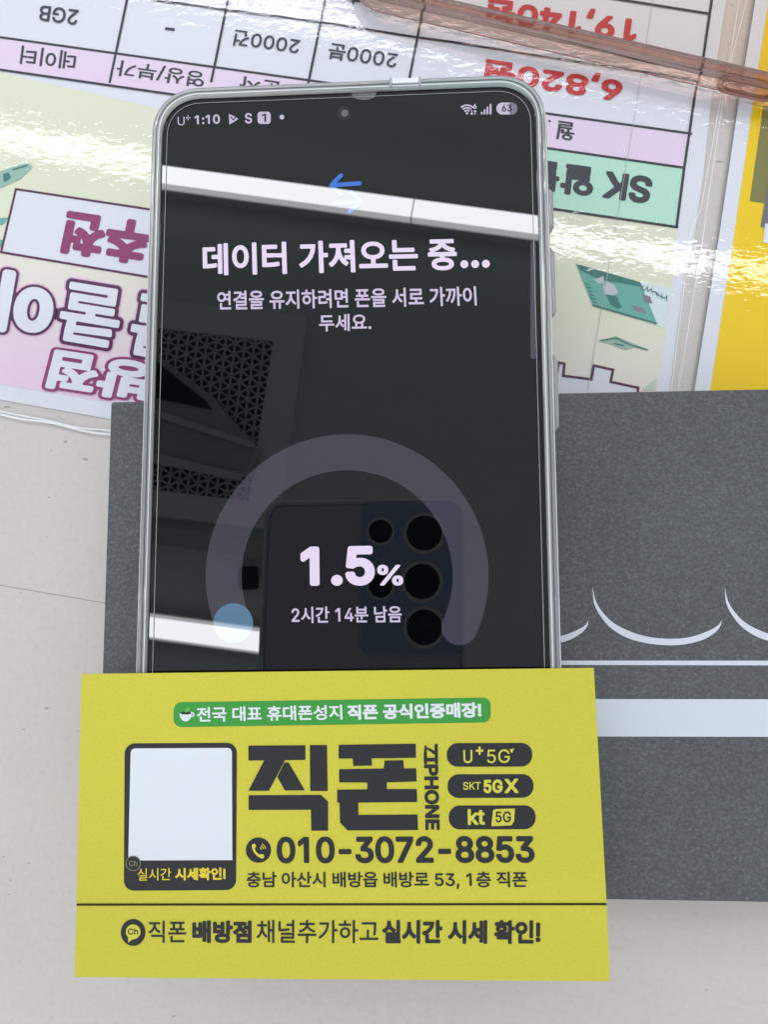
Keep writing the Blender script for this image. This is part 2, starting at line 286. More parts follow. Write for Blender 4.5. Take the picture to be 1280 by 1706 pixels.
    '로': (920, [[150,760,768,760,768,486,234,486,234,340,789,340,789,272,499,272,499,103,870,103,870,34,50,34,50,103,417,103,417,272,152,272,152,552,686,552,686,692,150,692]]),
    '매': (920, [[82,165,82,722,427,722,427,165],[160,656,349,656,349,231,160,231],[739,827,819,827,819,-78,739,-78,739,400,617,400,617,-32,538,-32,538,808,617,808,617,469,739,469]]),
    '면': (920, [[711,826,794,826,794,166,711,166,711,406,504,406,504,325,92,325,92,748,504,748,504,668,711,668],[173,681,423,681,423,391,173,391],[504,599,711,599,711,474,504,474],[213,225,296,225,296,10,815,10,815,-58,213,-58]]),
    '무': (920, [[154,424,154,777,764,777,764,424],[235,710,682,710,682,490,235,490],[49,302,869,302,869,234,498,234,498,-77,416,-77,416,234,49,234]]),
    '문': (920, [[155,467,155,784,762,784,762,467],[236,718,681,718,681,533,236,533],[49,365,869,365,869,297,506,297,506,114,424,114,424,297,49,297],[153,201,236,201,236,10,778,10,778,-58,153,-58]]),
    '방': (920, [[464,259,539,255,603,244,658,226,702,202,734,171,754,134,760,92,754,49,734,12,702,-19,658,-44,603,-62,539,-73,464,-77,389,-73,324,-62,269,-44,225,-19,193,12,173,49,166,92,173,134,193,171,225,202,269,226,324,244,389,255],[410,191,464,193,518,191,565,184,605,173,637,159,660,140,674,118,679,92,674,66,660,43,637,24,605,9,565,-2,518,-9,464,-11,410,-9,363,-2,323,9,291,24,267,43,253,66,248,92,253,118,267,140,291,159,323,173,363,184],[87,770,169,770,169,634,424,634,424,770,506,770,506,353,87,353],[169,568,424,568,424,420,169,420],[669,827,752,827,752,600,885,600,885,530,752,530,752,284,669,284]]),
    '배': (920, [[82,741,161,741,161,521,351,521,351,741,428,741,428,148,82,148],[161,454,351,454,351,216,161,216],[739,827,819,827,819,-78,739,-78,739,400,617,400,617,-32,538,-32,538,808,617,808,617,469,739,469]]),
    '부': (920, [[153,790,235,790,235,666,682,666,682,790,765,790,765,399,153,399],[235,599,682,599,682,467,235,467],[49,291,869,291,869,224,498,224,498,-78,416,-78,416,224,49,224]]),
    '분': (920, [[158,798,240,798,240,683,678,683,678,798,760,798,760,436,158,436],[240,619,678,619,678,503,240,503],[49,349,869,349,869,282,506,282,506,107,424,107,424,282,49,282],[153,188,235,188,235,10,778,10,778,-58,153,-58]]),
    '산': (920, [[272,772,354,772,354,658,370,568,416,486,487,419,577,372,535,306,464,341,403,388,353,446,316,513,280,438,229,374,166,322,91,284,46,350,140,400,211,472,256,560,272,661],[669,827,752,827,752,550,885,550,885,480,752,480,752,159,669,159],[190,223,274,223,274,10,792,10,792,-58,190,-58]]),
    '상': (920, [[464,254,588,243,681,211,740,159,760,89,740,19,681,-33,588,-65,464,-76,340,-65,246,-33,187,19,166,89,187,159,246,211,340,243],[374,181,464,188,554,181,622,162,664,131,679,89,664,47,622,16,554,-3,464,-10,374,-3,306,16,263,47,248,89,263,131,306,162],[270,780,352,780,352,681,368,592,413,512,483,447,572,401,528,336,458,371,398,417,349,474,313,540,277,465,227,401,164,349,90,311,46,377,138,427,209,499,254,588,270,688],[669,827,752,827,752,593,885,593,885,523,752,523,752,278,669,278]]),
    '서': (920, [[712,827,794,827,794,-79,712,-79,712,452,502,452,502,520,712,520],[283,749,367,749,367,587,385,466,435,353,509,260,600,196,550,129,478,178,415,245,364,325,326,416,289,320,237,235,174,165,101,113,49,180,142,248,216,346,265,462,283,587]]),
    '성': (920, [[496,265,622,254,717,220,777,166,797,94,777,22,717,-32,622,-65,496,-76,370,-65,275,-32,216,22,195,94,216,166,275,220,370,254],[405,192,496,199,588,192,657,171,700,138,715,94,700,50,657,18,588,-3,496,-10,405,-3,336,18,292,50,277,94,292,138,336,171],[711,827,794,827,794,292,711,292,711,567,514,567,514,636,711,636],[278,776,360,776,360,686,376,594,421,512,491,445,581,399,536,334,466,368,406,415,357,472,321,538,285,463,234,398,169,345,93,307,49,374,143,424,216,495,262,583,278,683]]),
    '세': (920, [[739,827,819,827,819,-78,739,-78],[555,808,633,808,633,-32,555,-32,555,434,406,434,406,503,555,503],[238,742,318,742,318,572,331,464,367,360,425,269,504,201,457,137,398,184,348,244,308,314,279,393,248,307,207,231,154,166,92,117,40,179,123,249,186,344,225,453,238,569]]),
    '시': (920, [[707,827,790,827,790,-79,707,-79],[288,749,371,749,371,587,390,465,442,352,518,258,612,194,562,128,489,176,424,241,371,321,331,413,292,316,238,230,172,161,96,110,45,179,140,245,217,342,269,460,288,587]]),
    '식': (920, [[187,237,791,237,791,-78,708,-78,708,169,187,169],[708,827,791,827,791,283,708,283],[285,784,369,784,369,696,386,602,432,518,503,450,595,402,554,336,481,372,418,421,366,481,328,551,291,476,240,411,175,359,100,320,58,386,151,437,223,509,269,598,285,696]]),
    '실': (920, [[708,827,790,827,790,359,708,359],[206,313,791,313,791,95,289,95,289,-1,822,-1,822,-68,209,-68,209,158,709,158,709,247,206,247],[285,801,369,801,369,732,386,641,433,560,505,494,597,449,556,384,482,418,418,465,366,523,328,591,290,518,238,455,174,404,98,367,56,433,149,481,222,551,268,637,285,732]]),
    '아': (920, [[290,757,382,735,454,672,500,572,517,442,500,311,454,212,382,148,290,126,198,148,127,212,80,311,63,442,80,572,127,672,198,735],[230,666,290,683,350,666,397,617,427,541,438,442,427,342,397,266,350,217,290,200,230,217,183,266,153,342,142,442,153,541,183,617],[662,827,745,827,745,466,893,466,893,396,745,396,745,-78,662,-78]]),
    '알': (920, [[300,794,393,780,467,738,516,675,533,593,516,512,467,448,393,407,300,392,207,407,132,448,84,512,66,593,84,675,132,738,207,780],[239,716,300,726,361,716,410,689,442,647,453,593,442,539,410,497,361,469,300,459,239,469,191,497,159,539,147,593,159,647,191,689],[669,827,752,827,752,632,885,632,885,563,752,563,752,367,669,367],[178,324,752,324,752,102,261,102,261,1,784,1,784,-66,180,-66,180,164,670,164,670,258,178,258]]),
    '연': (920, [[711,826,794,826,794,158,711,158,711,401,482,401,446,365,403,339,353,322,297,316,204,333,130,380,82,451,64,542,82,634,130,706,204,752,297,769,352,763,402,747,445,720,481,685,711,685],[235,684,297,695,358,684,406,652,438,604,450,542,438,480,406,432,358,400,297,389,235,400,187,432,155,480,143,542,155,604,187,652],[517,617,711,617,711,469,518,469,529,542],[217,227,299,227,299,10,819,10,819,-58,217,-58]]),
    '영': (920, [[711,827,794,827,794,292,711,292,711,420,479,420,444,388,401,364,352,348,297,343,204,359,130,403,82,471,64,558,82,645,130,713,204,757,297,773,352,768,401,753,444,729,479,696,711,696],[235,692,297,702,358,692,407,662,439,617,450,558,439,500,407,455,358,425,297,414,235,425,187,455,155,500,143,558,155,617,187,662],[517,629,711,629,711,488,518,488,529,558],[496,270,622,258,717,224,776,170,797,97,776,24,717,-30,622,-64,496,-76,371,-64,276,-30,216,24,195,97,216,170,276,224,371,258],[404,198,496,205,588,198,658,177,701,143,716,97,701,52,658,18,588,-3,496,-10,404,-3,335,18,291,52,276,97,291,143,335,177]]),
    '오': (920, [[458,768,590,751,694,703,763,629,787,531,766,440,707,368,616,319,499,295,499,107,870,107,870,38,50,38,50,107,417,107,417,295,301,319,210,368,151,440,130,531,155,629,223,703,327,751],[458,701,558,689,637,654,689,601,707,531,689,461,637,407,558,372,458,360,359,372,280,407,229,461,210,531,229,601,280,654,359,689]]),
    '요': (920, [[458,770,591,754,695,707,763,633,787,537,779,480,756,429,718,387,668,352,668,107,870,107,870,38,50,38,50,107,251,107,251,351,201,386,162,429,138,480,130,537,154,633,222,707,326,754],[358,692,458,704,558,692,637,659,689,606,707,537,689,469,637,416,558,382,458,370,358,382,280,416,228,469,210,537,228,606,280,659],[333,107,333,320,425,306,525,309,585,320,585,107]]),
    '원': (920, [[707,826,790,826,790,139,707,139,707,232,523,232,523,292,707,292],[339,790,430,779,500,747,545,697,561,632,545,567,500,518,430,486,339,475,249,486,179,518,133,567,117,632,133,697,179,747,249,779],[281,721,339,728,397,721,442,702,472,672,482,632,472,593,442,563,397,544,339,537,281,544,235,563,206,593,195,632,206,672,235,702],[628,435,634,375,451,353,389,349,389,170,306,170,306,344,56,340,45,408,327,413,480,421],[173,206,256,206,256,10,812,10,812,-58,173,-58]]),
    '월': (920, [[707,826,790,826,790,294,707,294,707,342,527,342,527,396,707,396],[339,809,431,800,501,773,546,730,562,673,546,617,501,574,431,547,339,538,247,547,177,574,132,617,116,673,132,730,177,773,247,800],[279,747,339,752,399,747,445,731,474,706,484,673,474,641,445,617,399,601,339,595,279,601,234,617,204,641,194,673,204,706,234,731],[636,509,641,455,375,431,375,291,293,291,293,427,57,425,47,486,334,490,487,497],[184,261,790,261,790,73,268,73,268,-7,820,-7,820,-68,187,-68,187,129,708,129,708,202,184,202]]),
    '유': (920, [[457,791,586,777,687,738,751,675,774,593,751,512,687,450,586,411,457,397,328,411,229,450,164,512,141,593,164,675,229,738,328,777],[457,724,552,715,625,689,673,647,689,593,673,540,625,499,552,473,457,464,363,473,290,499,243,540,226,593,243,647,290,689,363,715],[49,312,869,312,869,244,655,244,655,-78,571,-78,571,244,345,244,345,-78,260,-78,260,244,49,244]]),
    '을': (920, [[458,811,592,801,692,771,755,722,776,655,755,588,692,539,592,509,458,498,324,509,224,539,162,588,140,655,162,722,224,771,324,801],[360,743,458,749,557,743,630,724,676,695,691,655,676,615,630,585,557,567,458,561,360,567,287,585,242,615,226,655,242,695,287,724],[50,437,867,437,867,370,50,370],[149,293,762,293,762,89,232,89,232,-3,789,-3,789,-68,151,-68,151,150,681,150,681,230,149,230]]),
    '음': (920, [[458,807,591,796,691,762,754,708,776,635,754,563,691,510,591,477,458,465,326,477,226,510,162,563,140,635,162,708,226,762,326,796],[361,734,458,741,555,734,628,713,675,680,691,635,675,592,628,559,555,538,458,531,361,538,288,559,241,592,225,635,241,680,288,713],[150,-66,150,232,767,232,767,-66],[231,165,686,165,686,2,231,2],[50,388,867,388,867,320,50,320]]),
    '읍': (920, [[458,810,591,799,691,766,754,713,776,642,754,572,691,520,591,487,458,476,326,487,226,520,162,572,140,642,162,713,226,766,326,799],[361,738,458,745,555,738,629,718,675,686,691,642,675,599,629,567,555,547,458,540,361,547,288,567,241,599,225,642,241,686,288,718],[153,278,235,278,235,179,680,179,680,278,763,278,763,-66,153,-66],[235,114,680,114,680,2,235,2],[50,404,867,404,867,337,50,337]]),
    '이': (920, [[707,827,790,827,790,-79,707,-79],[313,757,368,750,417,728,459,694,494,647,520,589,536,520,542,442,536,364,520,295,494,237,459,190,417,155,368,133,313,126,258,133,209,155,166,190,131,237,105,295,89,364,83,442,89,520,105,589,131,647,166,694,209,728,258,750],[277,678,313,683,349,678,381,661,409,634,431,598,448,554,459,501,462,442,459,382,448,330,431,285,409,249,381,222,349,206,313,200,277,206,244,222,217,249,194,285,177,330,167,382,163,442,167,501,177,554,194,598,217,634,244,661]]),
    '인': (920, [[708,826,791,826,791,166,708,166],[210,233,293,233,293,10,819,10,819,-58,210,-58],[306,763,400,747,475,701,524,631,542,541,524,451,475,381,400,335,306,318,213,335,138,381,88,451,70,541,88,631,138,701,213,747],[306,691,367,680,417,649,449,602,461,541,449,480,417,433,367,402,306,391,245,402,196,433,163,480,151,541,163,602,196,649,245,680]]),
    '자': (920, [[67,734,555,734,555,665,355,665,355,551,373,442,422,337,496,248,587,184,540,118,469,165,406,230,354,308,315,395,276,300,222,216,157,146,84,96,35,162,127,228,203,323,254,434,273,551,273,665,67,665],[662,827,745,827,745,462,893,462,893,392,745,392,745,-78,662,-78]]),
    '장': (920, [[464,257,588,246,681,213,740,161,760,91,740,21,681,-32,588,-65,464,-76,340,-65,246,-32,187,21,166,91,187,161,246,213,340,246],[374,184,464,191,554,184,622,165,664,133,679,91,664,48,622,17,554,-3,464,-10,374,-3,306,17,263,48,248,91,263,133,306,165],[71,760,555,760,555,692,356,692,356,657,372,572,416,495,484,433,574,389,535,324,463,357,402,401,352,456,316,519,280,447,228,384,164,334,88,297,46,363,139,411,211,479,257,563,273,656,273,692,71,692],[669,827,752,827,752,597,885,597,885,528,752,528,752,282,669,282]]),
    '전': (920, [[711,826,794,826,794,163,711,163,711,509,529,509,529,577,711,577],[79,753,562,753,562,685,364,685,364,641,380,556,425,477,494,411,583,365,541,299,470,334,409,381,359,438,323,504,287,431,235,368,171,316,96,278,53,345,145,393,217,462,263,547,280,641,280,685,79,685],[217,222,299,222,299,10,819,10,819,-58,217,-58]]),
    '점': (920, [[207,-66,207,253,794,253,794,-66],[289,187,713,187,713,2,289,2],[711,827,794,827,794,298,711,298,711,532,532,532,532,601,711,601],[79,769,562,769,562,701,364,701,364,668,369,619,385,571,409,526,442,484,482,447,530,416,583,392,541,326,499,344,461,367,425,393,394,423,366,456,342,492,323,531,304,488,280,448,251,412,218,379,181,350,140,325,96,306,53,372,108,397,157,429,199,468,233,513,259,562,275,614,280,668,280,701,79,701]]),
    '져': (920, [[711,827,794,827,794,-78,711,-78,711,310,530,310,530,380,711,380,711,503,530,503,530,573,711,573],[76,734,565,734,565,666,363,666,363,562,382,452,432,344,506,250,596,183,547,119,477,168,414,236,362,316,323,406,285,308,233,222,169,150,98,97,43,160,135,228,210,325,260,440,279,562,279,666,76,666]]),
    '중': (920, [[50,404,867,404,867,336,499,336,499,241,612,226,696,195,749,147,767,83,746,15,685,-35,588,-66,458,-76,328,-66,230,-35,169,15,148,83,166,147,219,195,304,226,417,241,417,336,50,336],[363,171,458,177,553,171,624,153,669,123,684,83,669,43,624,13,553,-6,458,-12,363,-6,292,13,247,43,232,83,247,123,292,153],[125,785,793,785,793,718,512,718,541,649,610,590,708,548,822,524,792,458,684,481,588,520,511,574,458,642,407,574,330,520,234,481,125,458,96,524,210,548,307,590,376,649,405,718,125,718]]),
    '증': (920, [[50,397,867,397,867,329,50,329],[458,251,588,240,685,208,746,157,767,87,746,18,685,-34,588,-65,458,-76,328,-65,231,-34,169,18,148,87,169,157,231,208,328,240],[363,179,458,185,553,179,624,160,669,129,684,87,669,46,624,15,553,-4,458,-10,363,-4,292,15,247,46,232,87,247,129,292,160],[125,781,793,781,793,713,512,713,540,643,609,584,707,541,822,517,792,451,684,474,588,513,511,567,458,635,407,567,330,513,234,474,125,451,96,517,210,541,308,584,377,643,405,713,125,713]]),
    '지': (920, [[707,827,790,827,790,-78,707,-78],[79,734,584,734,584,665,373,665,373,551,392,437,444,332,520,244,614,184,568,118,493,164,427,228,372,306,332,394,293,299,238,215,172,146,98,96,50,162,142,227,218,321,270,433,289,551,289,665,79,665]]),
    '직': (920, [[708,827,791,827,791,280,708,280],[187,232,791,232,791,-78,708,-78,708,164,187,164],[84,764,579,764,579,696,375,696,375,661,392,573,439,494,511,430,603,385,561,320,488,354,424,400,373,458,335,524,298,452,246,390,181,339,105,303,62,367,155,415,228,484,274,568,291,661,291,696,84,696]]),
    '채': (920, [[235,794,314,794,314,659,484,659,484,590,314,590,314,549,327,442,365,342,426,256,508,192,460,130,399,174,347,231,306,300,275,377,246,295,205,221,153,158,91,110,42,173,124,241,184,332,222,438,235,549,235,590,64,590,64,659,235,659],[741,827,821,827,821,-78,741,-78,741,392,623,392,623,-32,544,-32,544,808,623,808,623,462,741,462]]),
    '천': (920, [[711,826,794,826,794,151,711,151,711,480,527,480,527,548,711,548],[276,821,359,821,359,706,558,706,558,639,358,639,358,611,375,525,421,449,492,386,584,343,543,278,470,310,408,355,357,410,319,474,282,405,231,345,168,297,93,262,52,327,144,373,214,438,260,520,276,611,276,639,75,639,75,706,276,706],[217,211,299,211,299,10,819,10,819,-58,217,-58]]),
    '초': (920, [[418,808,500,808,500,684,792,684,792,616,501,616,527,519,597,439,699,379,823,344,791,279,686,307,592,351,515,412,459,488,404,412,326,351,233,307,127,279,95,344,219,379,322,439,391,519,417,616,126,616,126,684,418,684],[418,310,500,310,500,105,870,105,870,36,50,36,50,105,418,105]]),
    '추': (920, [[50,280,867,280,867,211,499,211,499,-79,417,-79,417,211,50,211],[417,827,499,827,499,715,788,715,788,648,500,648,526,568,597,498,697,445,815,415,785,349,683,374,591,415,514,470,459,537,403,469,326,414,233,374,131,349,101,415,219,445,320,498,391,568,417,648,129,648,129,715,417,715]]),
    '충': (920, [[50,381,867,381,867,314,499,314,499,223,613,209,697,180,749,134,767,74,746,10,686,-37,589,-66,458,-76,327,-66,230,-37,169,10,148,74,166,134,219,180,303,209,417,223,417,314,50,314],[362,155,458,161,553,155,624,139,669,111,684,74,669,37,624,10,553,-7,458,-13,362,-7,291,10,247,37,232,74,247,111,291,139],[417,829,499,829,499,739,784,739,784,672,504,672,533,605,602,551,700,513,819,492,794,428,686,447,591,479,513,526,458,586,404,526,326,479,231,447,123,428,97,492,216,513,315,551,383,605,412,672,134,672,134,739,417,739]]),
    '층': (920, [[50,368,867,368,867,300,50,300],[458,224,589,214,686,185,746,138,767,74,746,10,686,-37,589,-66,458,-76,327,-66,230,-37,169,10,148,74,169,138,230,185,327,214],[362,155,458,161,553,155,624,139,669,111,684,74,669,37,624,10,553,-7,458,-13,362,-7,291,10,247,37,232,74,247,111,291,139],[417,829,499,829,499,739,784,739,784,672,503,672,532,605,600,550,699,512,819,490,794,426,686,445,591,477,513,524,458,584,404,524,326,477,231,445,123,426,97,490,217,512,316,550,384,605,413,672,134,672,134,739,417,739]]),
    '쿨': (920, [[154,787,764,787,764,666,762,606,755,540,743,465,866,465,866,398,499,398,499,305,770,305,770,93,230,93,230,0,802,0,802,-66,148,-66,148,155,688,155,688,240,146,240,146,305,417,305,417,398,51,398,51,465,659,465,674,551,677,577,143,553,132,619,681,636,682,721,154,721]]),
    '터': (920, [[712,827,794,827,794,-79,712,-79,712,418,525,418,525,486,712,486],[92,138,92,744,510,744,510,676,174,676,174,490,470,490,470,423,174,423,174,207,384,212,564,234,573,166,478,152,279,139]]),
    '통': (920, [[458,214,590,205,687,177,747,131,767,69,747,6,687,-39,590,-67,458,-76,326,-67,229,-39,169,6,148,69,169,131,229,177,326,205],[361,146,458,151,555,146,626,130,669,104,684,69,669,33,626,8,555,-8,458,-13,361,-8,290,8,246,33,231,69,246,104,290,130],[157,436,157,801,766,801,766,735,240,735,240,652,742,652,742,589,240,589,240,501,771,501,771,436,499,436,499,348,867,348,867,281,49,281,49,348,416,348,416,436]]),
    '폰': (920, [[126,786,789,786,789,718,653,718,653,513,786,513,786,447,500,447,500,337,867,337,867,270,50,270,50,337,417,337,417,447,129,447,129,513,262,513,262,718,126,718],[345,513,345,718,570,718,570,513],[155,191,238,191,238,10,776,10,776,-58,155,-58]]),
    '표': (920, [[122,743,793,743,793,675,652,675,652,382,791,382,791,314,638,314,638,100,870,100,870,32,50,32,50,100,277,100,277,314,124,314,124,382,262,382,262,675,122,675],[345,382,345,675,570,675,570,382],[360,100,360,314,555,314,555,100]]),
    '하': (920, [[316,540,404,525,474,482,520,416,536,332,520,248,474,182,404,139,316,124,228,139,158,182,112,248,95,332,112,416,158,482,228,525],[259,461,316,471,372,461,417,432,447,388,457,332,447,276,417,232,372,203,316,193,259,203,214,232,185,276,174,332,185,388,214,432],[663,827,745,827,745,455,893,455,893,386,745,386,745,-78,663,-78],[273,816,356,816,356,682,578,682,578,614,45,614,45,682,273,682]]),
    '화': (920, [[326,598,413,586,480,552,524,499,539,430,527,368,492,319,437,284,367,266,367,170,610,192,616,131,468,110,320,99,52,94,39,164,284,167,284,266,213,285,160,320,125,369,113,430,128,499,172,552,239,586],[271,526,326,533,381,526,423,505,450,472,460,430,450,388,423,356,381,335,326,328,271,335,228,356,201,388,191,430,201,472,228,505],[664,827,747,827,747,443,888,443,888,373,747,373,747,-78,664,-78],[284,825,367,825,367,717,595,717,595,650,55,650,55,717,284,717]]),
    '확': (920, [[156,174,751,174,751,-78,668,-78,668,108,156,108],[327,648,414,639,480,612,523,570,538,514,526,464,492,425,439,397,369,382,369,319,614,341,620,282,473,262,324,251,55,246,45,313,287,316,287,382,216,397,163,424,128,464,116,514,131,570,174,612,241,639],[272,585,327,590,382,585,424,570,450,546,459,514,450,483,424,458,382,443,327,437,272,443,231,458,204,483,195,514,204,546,231,570],[668,826,751,826,751,553,883,553,883,484,751,484,751,220,668,220],[287,834,369,834,369,745,587,745,587,682,68,682,68,745,287,745]]),
    '휴': (920, [[458,608,582,598,674,570,732,523,752,459,732,395,674,348,582,319,458,309,335,319,242,348,184,395,164,459,184,523,242,570,335,598],[370,539,458,545,546,539,612,523,652,496,666,459,652,423,612,396,546,379,458,373,370,379,305,396,264,423,250,459,264,496,305,523],[50,248,870,248,870,180,656,180,656,-79,573,-79,573,180,345,180,345,-79,262,-79,262,180,50,180],[417,832,499,832,499,727,820,727,820,660,93,660,93,727,417,727]]),
}
GL = {ch: (adv, [np.array(l, float).reshape(-1, 2) / 1000 for l in loops]) for ch, (adv, loops) in GLYPHS.items()}

def ink(s, bold=0.0, res=64, track=0.0):
    """outline of a line of text thickened by bold (em) -> list of flat polygons and its ink box"""
    h = 1.0 / res; x = 0.0; places = []
    for ch in s:
        if ch == ' ': x += 0.26 + track; continue
        places.append((x, GL[ch][1])); x += GL[ch][0] / 1000 + track
    pad = bold + 3 * h
    x0 = min(px + l[:, 0].min() for px, g in places for l in g) - pad; x1 = max(px + l[:, 0].max() for px, g in places for l in g) + pad
    y0 = min(l[:, 1].min() for _, g in places for l in g) - pad; y1 = max(l[:, 1].max() for _, g in places for l in g) + pad
    nx, ny = int((x1 - x0) / h) + 2, int((y1 - y0) / h) + 2
    D = np.full((ny, nx), -9.0)
    for px, g in places:
        gx0 = min(l[:, 0].min() for l in g) + px - pad; gx1 = max(l[:, 0].max() for l in g) + px + pad
        i0, i1 = max(0, int((gx0 - x0) / h)), min(nx, int((gx1 - x0) / h) + 2)
        X = x0 + np.arange(i0, i1) * h; Y = y0 + np.arange(ny) * h
        d2 = np.full((ny, len(X)), 9.0); ins = np.zeros((ny, len(X)), bool)
        for l in g:
            q = l + np.array([px, 0])
            for a, b in zip(q, np.roll(q, -1, 0)):
                e = b - a; ll = e @ e + 1e-12
                t = np.clip(((X[None, :] - a[0]) * e[0] + (Y[:, None] - a[1]) * e[1]) / ll, 0, 1)
                d2 = np.minimum(d2, (X[None, :] - a[0] - t * e[0]) ** 2 + (Y[:, None] - a[1] - t * e[1]) ** 2)
                if a[1] != b[1]:
                    rows = np.nonzero((a[1] > Y) != (b[1] > Y))[0]
                    xi = a[0] + (Y[rows] - a[1]) * e[0] / e[1]
                    ins[rows] ^= X[None, :] < xi[:, None]
        sd = np.sqrt(d2); sd[~ins] *= -1
        D[:, i0:i1] = np.maximum(D[:, i0:i1], sd + bold)
    D = np.where(np.abs(D) < 1e-7, 1e-7, D)
    P = D > 0; polys = []
    n4 = P[:-1, :-1].astype(int) + P[:-1, 1:] + P[1:, 1:] + P[1:, :-1]
    for j in range(ny - 1):
        row = n4[j]; i = 0; nz = np.nonzero(row)[0]; k = 0
        while k < len(nz):
            i = nz[k]
            if row[i] == 4:
                e = i
                while e + 1 < nx - 1 and row[e + 1] == 4: e += 1
                polys.append([(x0 + i * h, y0 + j * h), (x0 + (e + 1) * h, y0 + j * h), (x0 + (e + 1) * h, y0 + (j + 1) * h), (x0 + i * h, y0 + (j + 1) * h)])
                k += e - i + 1; continue
            cs = ((i, j), (i + 1, j), (i + 1, j + 1), (i, j + 1)); pl = []
            for (a, b), (c, d) in zip(cs, cs[1:] + cs[:1]):
                da, db = D[b, a], D[d, c]
                if da > 0: pl.append((x0 + a * h, y0 + b * h))
                if (da > 0) != (db > 0):
                    t = da / (da - db); pl.append((x0 + (a + t * (c - a)) * h, y0 + (b + t * (d - b)) * h))
            if len(pl) > 2: polys.append(pl)
            k += 1
    a = np.array([p for pl in polys for p in pl])
    return polys, (a[:, 0].min(), a[:, 0].max(), a[:, 1].min(), a[:, 1].max())

def text(mb, s, p0, p1, p2, z, bold=0.02, box=None, res=64, track=0.0):
    """set s so that its ink runs from pixel p0 (start of its base) to p1 (end of its base), its top at p2 above p0"""
    polys, b = ink(s, bold, res, track)
    if box is None: box = b
    zz = z if callable(z) else (lambda a, b_: z)
    A, B, D_ = (np.array(at(*p, zz(*p))) for p in (p0, p1, p2))
    u = (B - A) / (box[1] - box[0]); v = (D_ - A) / (box[3] - box[2])
    vs = []; fs = []
    for pl in polys:
        k = len(vs); vs += [A + u * (x - box[0]) + v * (y - box[2]) for x, y in pl]; fs.append(list(range(k, k + len(pl))))
    n = np.cross(u, v)
    if n[2] < 0: fs = [f[::-1] for f in fs]
    mb.add(vs, fs); return box

# ================================================================== SETTING: the tabletop
m_table = material('table_laminate', (0.60, 0.565, 0.54), 0.42, 0.35)
b = nodes(m_table)[2]
c1 = ramp(m_table, noise(m_table, 14, 4), [(0.3, (0.675, 0.605, 0.565)), (0.7, (0.70, 0.635, 0.595))])
c2 = ramp(m_table, noise(m_table, 700, 2, 0.6), [(0.30, (0.62, 0.6, 0.58)), (0.5, (1, 1, 1)), (0.66, (1, 1, 1)), (0.78, (1.06, 1.06, 1.06))])
c3 = ramp(m_table, noise(m_table, 330, 1, 0.4, (1, 2.2, 1), 0.5), [(0.21, (0.45, 0.42, 0.40)), (0.24, (1, 1, 1))])
cc = mixrgb(m_table, mixrgb(m_table, c1, c2, 0.12, 'MULTIPLY'), c3, 0.7, 'MULTIPLY')
m_table.node_tree.links.new(cc, b.inputs['Base Color'])
nb = bump(m_table, noise(m_table, 420, 3), 0.00016, 1.0)
bump(m_table, noise(m_table, 55, 2), 0.0003, 1.0, b.inputs['Normal'], nb)
mb = MB(); mb.prism([(-0.55, -0.36), (0.55, -0.36), (0.55, 0.5), (-0.55, 0.5)], -0.03, 0.0)
table = tag(mb.build('tabletop', m_table), kind='structure')
a, c = np.array(at(0, 975, 0)[:2]), np.array(at(170, 1004, 0)[:2]); d = (c - a) / np.linalg.norm(c - a)
mb = MB(); mb.band([a - d * 0.4, a + d * 0.5], 0.00017, 0.00003)
mb.build('seam', material('seam_line', (0.36, 0.32, 0.31), 0.8, 0.1), table)  # thin darker strip along the tabletop joint

# ================================================================== the ceiling that the phone's glass mirrors
ZC = 2.15
m_ceil = material('ceiling_paint', (0.70, 0.76, 0.76), 0.8, 0.2)
m_white_metal = material('white_enamel', (0.78, 0.8, 0.8), 0.4)
mb = MB(); mb.prism([(-3, -2.6), (3, -2.6), (3, 3.4), (-3, 3.4)], ZC, ZC + 0.08)
ceil = tag(mb.build('ceiling', m_ceil), kind='structure')

m_tube = glow('lit_diffuser', (0.93, 0.945, 1.0), LAMP * 0.95)
m_tube2 = glow('lit_diffuser_edge', (0.93, 0.95, 1.0), LAMP * 0.36)
def lamp(px0, px1, label, wd=0.075, z=ZC - 0.075):
    A, B = refl(*px0, z), refl(*px1, z)
    u = (B - A) / np.linalg.norm(B - A); v = np.array([-u[1], u[0], 0])
    t = thing('tube_lamp', label, 'lamp', (A + B) / 2 + np.array([0, 0, ZC - z]), 'tube lamps on the ceiling')
    e = 0.0012; prof = [(-wd * 0.40, 0.007), (-wd * 0.33, 0.003), (0, 0), (wd * 0.33, 0.003), (wd * 0.40, 0.007)]
    mb = MB(); mb.loft([[p + v * y + np.array([0, 0, h]) for y, h in prof] for p in (A + u * e, B - u * e)], True, True)
    mb.build('diffuser', m_tube, t)
    for s_ in (1, -1):
        mb = MB(); mb.loft([[p + v * y * s_ + np.array([0, 0, h]) for y, h in ((wd * 0.402, 0.0072), (wd * 0.465, 0.013), (wd * 0.5, 0.028))] for p in (A + u * e, B - u * e)], False, False, False)
        mb.build('diffuser_edge', m_tube2, t)
    mb = MB(); q = [A + v * wd * 0.56, A - v * wd * 0.56, B - v * wd * 0.56, B + v * wd * 0.56]
    mb.prism([(p[0], p[1]) for p in q], z + 0.029, ZC); mb.build('housing', m_white_metal, t)
    for p, s in ((A, 1), (B, -1)):
        mb = MB(); q = [p + v * wd * 0.55, p - v * wd * 0.55, p - v * wd * 0.55 + u * s * e, p + v * wd * 0.55 + u * s * e]
        if s < 0: q = q[::-1]
        mb.prism([(k[0], k[1]) for k in q], z - 0.001, z + 0.029); mb.build('end_cap', m_white_metal, t)
    return t
def row(y265, x0, x1): return (x0, y265 + 0.1345 * (x0 - 265)), (x1, y265 + 0.1345 * (x1 - 265))
